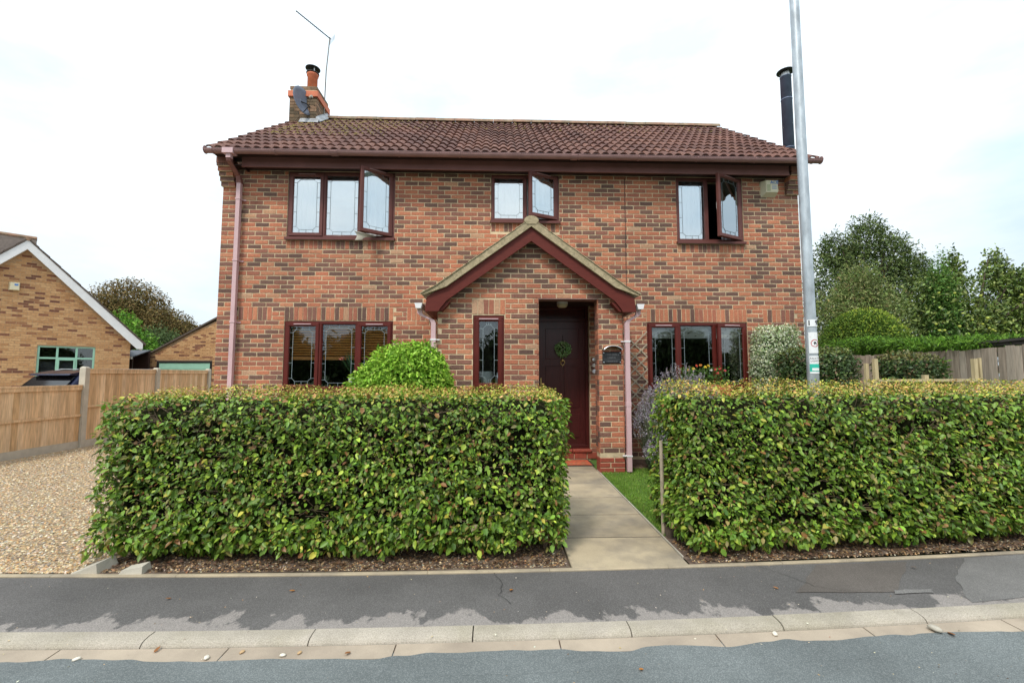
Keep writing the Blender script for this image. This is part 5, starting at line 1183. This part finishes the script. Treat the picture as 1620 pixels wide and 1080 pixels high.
for k in range(8):
    mb = MB(); mb.poly([(-.012, 0, 0), (.002, 0, 0), (.016, .094, 0), (-.012, .094, 0), (-.012, 0, 1), (.002, 0, 1), (.016, .094, 1), (-.012, .1, 1)], [(0, 3, 2, 1), (4, 5, 6, 7), (0, 1, 5, 4), (1, 2, 6, 5), (2, 3, 7, 6), (3, 0, 4, 7)], k/7); bm.append(mb.mesh('board', 'fence_new'))
for i in range(4):
    y0, y1 = posts[i]+.055, posts[i+1]-.055; zt = tops[i]; n = int((y1-y0)/.1)
    for k in range(n):
        o = link('board', random.choice(bm), fe); o.location = (0, y0+(y1-y0)*k/n-9.3, .14); o.scale = (1, (y1-y0)/n/.1, zt-.14-.03+rnd(-.004, .004))
    mb = MB(); mb.box(-.03, .035, y0-9.3, y1-9.3, zt-.035, zt); mb.build('capping_rail', 'fence_new', fe)
    mb = MB(); mb.box(.014, .030, y0-9.3, y1-9.3, zt-.10, zt-.036); mb.build('rail', 'fence_new', fe); mb = MB(); mb.box(.014, .035, y0-9.3, y1-9.3, zt*.5, zt*.5+.045); mb.build('rail', 'fence_new', fe)
    mb = MB(); mb.box(-.025, .025, y0-9.3, y1-9.3, -.05, .138); mb.build('gravel_board', 'post_concrete', fe)
# car
car = thing('parked_car', 'dark blue car with rear spoiler parked behind the fence', 'car', (-10.75, 10.68, 0), R(-15))
body = [(0.05, .32), (0, .55), (.03, .85), (.12, 1.0), (.5, 1.03), (3.3, .98), (4.25, .80), (4.42, .6), (4.42, .3), (3.9, .22), (.5, .22)]
mb = MB(); mb.prismx(body, -.90, .90); V = mb.v; mb.v = [(x*(1-.06*max(0, (z-.7)/.35)), y, z) for x, y, z in V]; o = mb.build('body', 'car_paint', car); md = o.modifiers.new('b', 'BEVEL'); md.width = .05; md.segments = 3
cab = [(.10, 1.02), (.50, 1.46), (.85, 1.55), (1.9, 1.57), (2.5, 1.50), (3.35, .99)]
mb = MB(); n = len(cab); V = []
for sx_ in (-1, 1): V += [(sx_*(.86-.19*(z-1.0)/.55), y, z) for y, z in cab]
mb.poly(V, [tuple(range(n)), tuple(range(2*n-1, n-1, -1))]+[(i, n+i, n+(i+1) % n, (i+1) % n) for i in range(n)]); o = mb.build('cabin', 'car_paint', car); md = o.modifiers.new('b', 'BEVEL'); md.width = .03; md.segments = 2
mb = MB(); mb.poly([(-.74, .125, 1.06), (.74, .125, 1.06), (.66, .435, 1.40), (-.66, .435, 1.40)], [(0, 1, 2, 3)]); o = mb.build('rear_window', 'car_glass', car); o.location = (0, -.035, .01)
md = o.modifiers.new('s', 'SOLIDIFY'); md.thickness = .01
mb = MB(); mb.prismx([(.30, 1.44), (.33, 1.475), (.72, 1.56), (.72, 1.52), (.45, 1.43)], -.64, .64); mb.build('spoiler', 'car_paint', car)
for x0 in (-1, 1):
    f = lambda y, z: (x0*(.868-.19*(z-1.0)/.55), y, z)
    mb = MB(); mb.poly([f(.42, 1.08), f(1.0, 1.06), f(1.0, 1.44), f(.66, 1.42)], [(0, 1, 2, 3)]); o = mb.build('quarter_window', 'yellow', car); o['label'] = 'pale yellow rear quarter window'
    md = o.modifiers.new('s', 'SOLIDIFY'); md.thickness = .008; md.offset = 0
    mb = MB(); mb.poly([f(1.06, 1.06), f(2.1, 1.04), f(2.0, 1.47), f(1.06, 1.47)], [(0, 1, 2, 3)]); mb.poly([f(2.16, 1.04), f(3.05, 1.03), f(2.45, 1.42), f(2.08, 1.46)], [(0, 1, 2, 3)]); o = mb.build('side_window', 'car_glass', car)
    md = o.modifiers.new('s', 'SOLIDIFY'); md.thickness = .008; md.offset = 0
    mb = MB(); mb.tube([(x0*.64, .8, 1.56), (x0*.66, .95, 1.59), (x0*.66, 2.2, 1.59), (x0*.64, 2.4, 1.54)], .013, 8); mb.build('roof_rail', 'steel', car)
    mb = MB(); mb.box(x0*.58, x0*.86, -.01, .12, .72, .95) if x0 > 0 else mb.box(-.86, -.58, -.01, .12, .72, .95); mb.build('tail_light', 'tail_red', car)
    for y in (.85, 3.55):
        mb = MB(); mb.tube([(x0*.74, y, .33), (x0*.91, y, .33)], .33, 20); w_ = mb.build('wheel', 'rubber', car); mb = MB(); mb.tube([(x0*.905, y, .33), (x0*.918, y, .33)], .21, 14); mb.build('rim', 'steel', w_)
mb = MB(); mb.tube([(.0, .95, 1.56), (.0, .86, 1.62)], [.018, .004], 6); mb.build('aerial', 'rubber', car)
mb = MB(); mb.box(-.26, .26, -.012, 0, .62, .73); mb.build('number_plate', 'yellow', car)
# bungalow
BY = 0.0; BA = R(44)
bg_ = thing('bungalow', 'buff brick bungalow gable with white bargeboard and green window', 'house', (-14.67, 14.12, 0), BA)
def bl(x, y, z): return (-14.67+x*math.cos(BA)-y*math.sin(BA), 14.12+x*math.sin(BA)+y*math.cos(BA), z)
def rel(mb, o): mb.v = [(x-o[0], y-o[1], z-o[2]) for x, y, z in mb.v]; return mb
BO = (0, 0, 0); bx0, bx1 = -2.59, 2.59; az, sl2 = 5.36, 1.06
bwin = (.37, 1.70, 1.2, 2.37)
bricks = []
tb = lambda: rnd(0, .2) if random.random() < .20 else rnd(.3, 1)
course_fill(bx0, bx1, 0, 5.3, BY, 0, [bwin], inside=lambda a, b, c, d: d < az-sl2*max(abs(a), abs(b)) and b > -1.6, toner=tb)
mb = MB()
for b in bricks: mb.box(b[0], b[1], b[4]+rnd(-.002, .001), b[4]+.014, b[2], b[3], b[5])
ez_ = az-sl2*2.59
wlo = MB(); grid_wall(wlo, bx0+.004, bx1-.004, -.1, ez_, BY+.006, BY+.3, [bwin]); wlo.prism([(bx0, ez_), (bx1, ez_), (0, az-.02)], BY+.006, BY+.3); wlo.box(bx0, bx0+.3, BY+.3, 9, -.1, ez_); wlo.box(bx1-.3, bx1-.005, BY+.3, 9, -.1, ez_); wlo.box(bx0, bx1-.005, 9, 9.2, -.1, ez_)
wo = wlo.build('gable_wall', 'buff_mortar', bg_); tag(mb.build('brickwork', 'buff_brick', wo), kind='stuff')
mb = MB()
for s_ in (-1, 1):
    e = 2.90; p = [(0, 5.62), (s_*e, 5.62-sl2*e), (s_*e, 5.62-sl2*e-.20), (s_*(e-.16), 5.62-sl2*e-.20), (0, 5.33)]
    mb.prism(p if s_ > 0 else p[::-1], BY-.20, BY-.17)
mb.build('bargeboard', 'white_paint', bg_)
mb = MB()
for s_ in (-1, 1):
    e = 2.88; p = [(0, 5.36), (s_*e, 5.36-sl2*e), (s_*e, 5.34-sl2*e), (0, 5.34)]
    mb.prism(p if s_ > 0 else p[::-1], BY-.17, BY+.01)
mb.build('soffit', 'white_paint', bg_)
mb = MB()
for s_ in (-1, 1):
    for k in range(12):
        d0, d1 = 2.98*k/12-.02, 2.98*(k+1)/12; p = [(s_*max(d0, 0), 5.68-sl2*max(d0, 0)), (s_*d1, 5.68-sl2*d1+.025), (s_*d1, 5.63-sl2*d1), (s_*max(d0, 0), 5.63-sl2*max(d0, 0))]
        mb.prism(p if s_ > 0 else p[::-1], BY-.22, 9.3)
mb.build('roof', 'dark_tile', bg_)
mb = MB()
for k in range(20): mb.tube([(0, BY-.23+k*.45, 5.655), (0, BY-.23+k*.45+.44, 5.655)], .06, 8)
mb.build('ridge_tiles', 'ridge', bg_)
mb = MB(); mb.prismx([(.35, 4.6), (1.8, 6.12), (1.8, 6.04), (.35, 4.5)], -9, .12); mb.prismx([(1.81, 6.12), (5.2, 2.5), (5.2, 2.42), (1.81, 6.04)], -9, .12); mb.build('rear_wing_roof', 'dark_tile', bg_)
mb = MB(); mb.tube([(-9, 1.8, 6.1), (.13, 1.8, 6.1)], .08, 8); mb.build('wing_ridge', 'ridge', bg_)
mb = MB(); mb.prismx([(.4, -.1), (5.0, -.1), (5.0, 2.5), (1.8, 6.0), (.42, 4.55)], -8.8, -.1); mb.build('rear_wing_wall', 'brick_buff_side', bg_)
mb = MB(); x0, x1, z0, z1 = bwin; y = BY+.03; cw = (x1-x0)/3
frame_rect(mb, x0, x1, z0, z1, y, y+.06, .055)
for x in (x0+cw, x0+2*cw): mb.bev(x-.027, x+.027, y+.002, y+.058, z0+.05, z1-.05, .005)
mb.bev(x0+.05, x1-.05, y+.001, y+.056, z1-.42, z1-.365, .005); mb.bev(x0-.02, x1+.02, BY-.04, y, z0-.05, z0, .005)
wn = mb.build('window', 'green_paint', bg_)
mb = MB(); frame_rect(mb, x0+cw+.02, x0+2*cw-.02, z0+.06, z1-.42, y-.012, y+.03, .04); mb.build('casement', 'green_paint', wn)
mb = MB(); mb.box(x0+.05, x1-.05, y+.03, y+.034, z0+.05, z1-.05); mb.build('pane', 'glass', wn)
mb = MB(); mb.box(x0-.3, x1+.3, BY+1.5, BY+1.52, .8, 2.5); mb.box(x0-.3, x1+.3, BY+.301, BY+1.5, 2.5, 2.52); mb.box(x0-.3, x0-.28, BY+.301, BY+1.5, .8, 2.5); mb.box(x1+.28, x1+.3, BY+.301, BY+1.5, .8, 2.5); mb.box(x0-.3, x1+.3, BY+.301, BY+1.5, .78, .8); mb.build('room_interior', 'interior', bg_)
for a, b, lb in ((x0+.06, x0+cw-.04, 'grey blind behind the lower left pane of the green window'), (x0+cw+.05, x0+2*cw-.05, 'grey blind behind the small green casement')):
    mb = MB(); mb.box(a, b, BY+.2, BY+.21, z0, z0+.66); o = mb.build('roller_blind', 'slate'); o.location = bl(0, 0, 0); o.rotation_euler[2] = BA; tag(o, lb, 'blind', 'blinds in the bungalow window')
t = thing('alarm_box', 'small cream alarm box high on the bungalow gable', 'alarm box', bl(-.21, 0, 4.15), BA); mb = MB(); mb.poly([(-.12, 0, -.13), (.11, 0, -.13), (.11, 0, .13), (-.12, 0, .13), (-.08, -.10, -.11), (.10, -.10, -.11), (.10, -.10, .12), (-.08, -.10, .12)], [(4, 5, 6, 7), (0, 4, 7, 3), (1, 2, 6, 5), (0, 1, 5, 4), (3, 7, 6, 2)]); mb.build('casing', 'alarm', t)
mb = MB(); mb.box(-.0, .08, -.104, -.1, .02, .08); mb.build('badge', 'ink_blue', t)
# garage
GY = 20.0; GO = (-12.2, GY, 0)
gg = thing('garage', 'buff brick garage with pale green door beyond the fence', 'garage', GO)
gop = (-14.93, -12.55, -.1, 2.06); ga = 4.02; gs = .56
bricks = []
course_fill(-15.35, -9.05, 0, 4.2, GY, 0, [gop], inside=lambda a, b, c, d: d < ga-gs*max(abs(a+12.2), abs(b+12.2)) and a < -11.4, toner=tb)
mb = MB()
for b in bricks: mb.box(b[0], b[1], b[4]+rnd(-.002, .002), b[4]+.014, b[2], b[3], b[5])
w2 = MB(); grid_wall(w2, -15.35, -9.05, -.1, 2.38, GY+.01, GY+.25, [gop]); w2.prism([(-15.35, 2.38), (-9.05, 2.38), (-12.2, ga-.06)], GY+.01, GY+.25); w2.box(-15.35, -15.1, GY+.25, 26, -.1, 2.38); w2.box(-9.3, -9.05, GY+.25, 26, -.1, 2.38)
wo = rel(w2, GO).build('gable_wall', 'buff_mortar', gg); tag(rel(mb, GO).build('brickwork', 'buff_brick', wo), kind='stuff')
mb = MB()
for s_ in (-1, 1):
    p = [(-12.2, ga+.10), (-12.2+s_*3.35, ga+.10-gs*3.35), (-12.2+s_*3.35, ga+.02-gs*3.35), (-12.2, ga+.02)]; mb.prism(p if s_ > 0 else p[::-1], GY-.08, 26.1)
rel(mb, GO).build('roof', 'dark_tile', gg)
mb = MB(); frame_rect(mb, -14.93, -12.55, 0, 2.06, GY-.01, GY+.08, .09, .001); rel(mb, GO).build('door_frame', 'black', gg)
for k in range(7): mb = MB(); mb.bev(-14.84, -12.64, GY+.02, GY+.05, .02+k*.28, .02+k*.28+.272, .006); rel(mb, GO).build('door_panel', 'green_paint', gg)
# carport between
t = thing('carport', 'dark lean-to with slate roof between bungalow and garage', 'carport', (-15.9, 18.9, 0)); mb = MB(); mb.poly([(-.9, 0, 2.20), (.80, 0, 2.20), (.80, .95, 2.52), (-.9, .95, 2.52), (-.9, 0, 2.16), (.80, 0, 2.16), (.80, .95, 2.48), (-.9, .95, 2.48)], [(0, 1, 2, 3), (7, 6, 5, 4), (0, 4, 5, 1), (1, 5, 6, 2), (2, 6, 7, 3), (3, 7, 4, 0)]); mb.build('roof', 'slate', t)
mb = MB(); mb.box(-.9, .80, -.03, -.005, 2.09, 2.20); mb.build('fascia', 'white_paint', t)
mb = MB(); mb.box(-.9, .80, .85, .95, 0, 2.47); mb.build('back_wall', 'dark_wood', t)
for x in (-.88, .78): mb = MB(); mb.box(x-.02, x+.02, .01, .05, 0, 2.16); mb.build('post', 'dark_wood', t)
mb = MB(); mb.box(-.05, .08, .5, .6, 2.38, 2.46); mb.build('roof_vent', 'white_paint', t)

# ---------------------------------------------------------------- right: fence, low rail fence
fr = thing('board_fence', 'weathered vertical board fence at the right boundary', 'fence', (6.95, 7.5, 0))
bo = []
for k in range(8):
    mb = MB(); mb.box(-.011, .011, .002, .098, 0, 1, k/7); bo.append(mb.mesh('board', 'fence_old'))
y = 4.2; i = 0
while y < 10.6:
    o = link('board', random.choice(bo), fr); o.location = (rnd(-.004, .004), y-7.5, .02); o.scale = (1, .96, 1.80+rnd(-.015, .015)+max(0, (6.1-y))*.05); o.rotation_euler = (rnd(-.008, .008), 0, 0); y += .1; i += 1
for z in (.4, 1.5): mb = MB(); mb.box(.013, .05, -3.3, 3.1, z, z+.07); mb.build('rail', 'fence_old', fr)
mb = MB(); mb.box(.03, .16, -3.3, -1.35, 1.86, 1.90); mb.poly([(.0, -3.3, 1.99), (.3, -3.3, 2.0), (.3, -1.35, 1.94), (.0, -1.35, 1.93), (0, -3.3, 1.955), (.3, -3.3, 1.96), (.3, -1.35, 1.90), (0, -1.35, 1.895)], [(0, 1, 2, 3), (7, 6, 5, 4), (0, 4, 5, 1), (1, 5, 6, 2), (2, 6, 7, 3), (3, 7, 4, 0)])
o = mb.build('felt_roof', 'cap_felt'); o.location = (6.95, 7.5, 0); tag(o, 'black felted lean-to edge along the top of the right fence', 'roof edge')
t = thing('rail_fence', 'low pale timber post and rail fence behind the right hedge', 'fence', (4.75, 5.4, 0))
for x, y, h_, w_ in ((0, 0, 1.655, .036), (-.065, .06, 1.60, .03), (.54, -.1, 1.455, .04), (1.07, -.2, 1.65, .036), (1.15, -.19, 1.66, .022)):
    mb = MB(); mb.box(x-w_*.6, x+w_*.6, y-w_*.6, y+w_*.6, 0, h_); mb.build('post', 'timber_pale', t)
mb = MB(); mb.beam((0, -.04, 1.385), (1.07, -.24, 1.392), .022, .03, up=(0, 0, 1)); mb.build('rail', 'timber_pale', t); mb = MB(); mb.beam((0, -.04, .7), (1.07, -.24, .7), .04, .03, up=(0, 0, 1)); mb.build('rail', 'timber_pale', t)
# creeper on fence top
CG = [(.15, .30, .035), (.21, .38, .05), (.10, .20, .03), (.06, .12, .03)]
blob('conifer_spray', 'bright green conifer sprays hanging over the fence top', 'shrub', [(0, -.9, 1.93, .36, .9, .11), (.1, 1.2, 2.02, .45, 1.0, .17), (.2, .2, 1.97, .4, .8, .13)], 14000, .075, CG, [4, 3, 3, 2], 'leaf', (7.20, 7.4, 0), shell=.5, bumps=(4, .15), wf=.22)
blob('ground_conifer', 'dark leafy spray growing against the middle of the weathered fence', 'shrub', [(0, 0, 1.35, .12, .12, .25), (.05, .1, 1.6, .10, .1, .12)], 700, .07, CG, [1, 1, 3, 3], 'leaf', (6.70, 6.45, 0), shell=.9, wf=.3, bumps=(3, .5))
blob('domed_conifer', 'large round clipped conifer with lime green top', 'tree', [(0, 0, 1.5, 1.18, 1.1, 1.75), (-.3, 0, 1.6, 1.0, 1.0, 1.62)], 60000, .06, [(.11, .19, .03), (.15, .24, .036), (.19, .29, .045), (.07, .13, .022)], [4, 4, 2, 3], 'leaf', (10.32, 12.0, 0), shell=.12, trunk=(2.0, .12), bumps=(7, .035), shade_core=.85, wf=.35)
# lime new growth on the dome
t0 = bpy.data.objects.get('domed_conifer'); n = 5000; dr = rv(n); k = dr[:, 2] > .55; dr = dr[k]; m = len(dr); P = np.array([[0, 0, 1.5]])+dr*np.array([[1.2, 1.12, 1.79]])
leaves(P, dr+rng.normal(0, .4, (m, 3)), dr+rng.normal(0, .8, (m, 3)), .05+rng.random(m)*.04, .02+rng.random(m)*.01, pick(m, [(.34, .42, .05), (.26, .36, .045)], [1, 1]), 'new_growth', 'leaf', t0, simple=True)['kind'] = 'stuff'
ASH = [(.095, .135, .045), (.125, .17, .05), (.17, .21, .065), (.065, .098, .035)]
blob('ash_tree', 'tall dark green tree rising highest behind the right garden', 'tree', [(0, 0, 5.6, 2.3, 2.2, 3.0), (-1.6, 0, 4.8, 1.9, 1.8, 2.8), (1.9, 0, 5.0, 1.6, 1.6, 2.4), (-.3, -.4, 7.4, 1.1, 1.1, 1.55), (-1.6, 0, 7.1, .9, .9, 1.1), (1.5, 0, 7.0, .75, .8, 1.3), (2.6, 0, 6.0, .7, .8, 1.0)], 34000, .17, ASH, [3, 3, 2, 2], 'leaf', (19.2, 22.0, .75), shell=.55, trunk=(6, .25), bumps=(3, .28), wf=.35, gaps=.9)
OLV = [(.19, .25, .07), (.25, .29, .10), (.31, .33, .14), (.11, .16, .045), (.29, .23, .10)]
blob('willow_tree', 'pale olive leafed tree behind the domed conifer', 'tree', [(0, 0, 3.6, 1.6, 1.5, 2.2), (-1.2, 0, 3.0, 1.3, 1.3, 2.0), (1.4, 0, 3.0, 1.0, 1.2, 1.9), (-.2, 0, 4.9, .9, .9, 1.1)], 24000, .12, OLV, [3, 3, 2, 3, 1], 'leaf', (14.6, 17.0, 0), shell=.6, trunk=(4, .16), bumps=(3, .25), wf=.35, gaps=1.3)
APL = [(.13, .19, .038), (.19, .25, .055), (.27, .33, .08), (.075, .12, .028)]
ap = blob('apple_tree', 'leafy apple tree with yellow green fruit over the right fence', 'tree', [(-.75, 0, 2.9, 1.0, 1.1, 1.5), (.2, .1, 3.1, 1.1, 1.0, 1.5), (1.4, 0, 3.0, 1.1, 1.0, 1.5), (2.6, 0, 2.9, 1.1, 1.0, 1.4), (-.2, 0, 4.4, .3, .3, .75), (1.05, 0, 4.5, .38, .36, .7), (1.7, 0, 4.1, .55, .5, .6), (-.8, 0, 4.0, .6, .6, .5), (3.0, 0, 4.2, .5, .5, .5)], 38000, .095, APL, [3, 3, 2, 3], 'leaf_gloss', (13.55, 12.3, 0), shell=.65, trunk=(3.4, .14), bumps=(3.5, .30), wf=.5, gaps=1.5, simple=False)
mb = MB()
fm = MB(); fm.lathe([(.004, -.034), (.025, -.028), (.038, 0), (.030, .026), (.004, .030)], n=10); fme = fm.mesh('fruit', 'fruit', True)
for i in range(34): o = link('fruit', fme, ap); o.location = (rnd(-1.9, 3.0), rnd(-1.15, -.85), rnd(1.9, 3.8)); o.scale = (rnd(.75, 1.05),)*3
# narrow bright conifer inside the group
blob('narrow_conifer', 'narrow bright green conifer spire among the apple branches', 'tree', [(0, 0, 2.6, .42, .4, 2.4)], 8000, .09, [(.12, .24, .05), (.17, .29, .06), (.08, .17, .04)], [2, 2, 2], 'leaf', (12.55, 11.9, 0), shell=.5, trunk=(3.5, .06), bumps=(4, .2), wf=.3)
t = thing('garden_shed', 'grey felt roofed garden shed behind the conifer sprays', 'shed', (13.0, 14.0, 0)); mb = MB(); mb.prism([(-.62, 2.32), (-.40, 2.62), (.62, 2.60), (.72, 2.30)], 0, 1.6); mb.build('roof', 'slate', t); mb = MB(); mb.box(-.55, .65, .06, 1.5, 0, 2.32); mb.build('wall', 'timber_trellis', t)
mb = MB(); mb.box(-.5, .68, -.012, 0, 2.36, 2.40); mb.build('fascia', 'white_paint', t)
# left trees
COP = [(.16, .11, .038), (.22, .15, .055), (.13, .12, .038), (.27, .19, .07), (.10, .075, .028)]
blob('copper_tree', 'rounded bronze brown tree between the bungalow and the garage', 'tree', [(0, 0, 4.9, 3.6, 3, 4.0), (2.6, 0, 3.8, 3.0, 2.5, 3.0), (-1.8, 0, 4.2, 2.2, 2, 3.2), (4.6, 0, 3.6, 1.7, 1.5, 2.0)], 60000, .17, COP, [3, 3, 2, 2, 2], 'leaf', (-28.6, 35, 0), shell=.35, trunk=(5, .4), bumps=(4.5, .13), wf=.5, shade_core=.6)
blob('lime_shrub', 'bright yellow green bushy tree above the garage roof', 'tree', [(0, 0, 3.0, 1.3, 1.2, 2.15), (1.0, 0, 2.5, 1.3, 1.1, 1.6), (1.7, 0, 2.0, .8, .8, 1.5)], 12000, .17, [(.14, .30, .035), (.20, .38, .05), (.09, .20, .03)], [3, 2, 2], 'leaf', (-21.6, 26, 0), shell=.45, trunk=(3, .1), bumps=(4, .25), wf=.5)
blob('dark_conifer', 'dark green mass of branches at the foot of the bronze tree', 'tree', [(0, 0, 2.6, 1.6, 1.2, 1.9), (1.6, 0, 2.1, 1.2, 1, 1.4)], 18000, .14, [(.10, .15, .05), (.14, .19, .08), (.06, .10, .035)], [3, 2, 2], 'leaf', (-20.9, 28, 0), shell=.5, trunk=(3, .1), bumps=(4, .25), wf=.35)
blob('far_tree', 'thin topped green tree behind the bungalow roof', 'tree', [(0, 0, 5.4, 2.2, 2, 3.0), (1.8, 0, 4.9, 1.8, 1.6, 2.6), (3.4, 0, 4.9, 1.5, 1.6, 2.8), (-3.6, 0, 7.8, 1.3, 1, 2.9)], 15000, .20, [(.06, .12, .04), (.09, .15, .05), (.05, .09, .035)], [3, 2, 2], 'leaf', (-35.6, 40, 0), shell=.6, trunk=(6, .3), bumps=(3, .35), wf=.35, gaps=1)

# ---------------------------------------------------------------- the other side of the street (behind the camera, mirrored in the glass)
tag(strip('far_pavement', -5.2, -6.6, 0, 'tarmac'), kind='structure')
for i, (x, lab) in enumerate(((-9, 'brick bungalow opposite the house, the left of two'), (8, 'brick bungalow opposite the house, the right of two'))):
    t = thing('opposite_house', lab, 'house', (x, -24, 0), 0, 'houses across the street'); mb = MB(); mb.box(-5.5, 5.5, -7, 0, 0, 2.6); mb.build('wall', 'brick_side', t)
    mb = MB(); mb.prismx([(-7.4, 2.5), (.4, 2.5), (-3.5, 5.3)], -5.8, 5.8); mb.build('roof', 'dark_tile', t)
    for a in (-3.5, 0, 3.2): mb = MB(); mb.box(a-.8, a+.8, -.02, .03, 1.0, 2.2); w_ = mb.build('window', 'white_paint', t); mb = MB(); mb.box(a-.72, a+.72, .03, .04, 1.08, 2.12); mb.build('pane', 'glass_dark', w_)
for i, (x, lab) in enumerate(((-13, 'bushy garden tree across the street, farthest to the left of six'), (-8.2, 'bushy garden tree across the street, second from the left'), (-3.6, 'bushy garden tree across the street facing the porch'), (1.2, 'bushy garden tree across the street facing the path'), (6.2, 'bushy garden tree across the street facing the right window'), (11.5, 'bushy garden tree across the street, farthest to the right of six'))):
    blob('garden_tree', lab, 'tree', [(0, 0, 2.1, 2.7, 1.6, 2.0), (rnd(-1, 1), 0, 3.0, 1.5, 1.2, 1.4)], 7000, .22, [(.05, .08, .025), (.07, .10, .03)], [1, 1], 'leaf', (x, -12, 0), shell=.4, trunk=(2, .12), bumps=(3, .2), group='trees across the street', shade_core=.8)
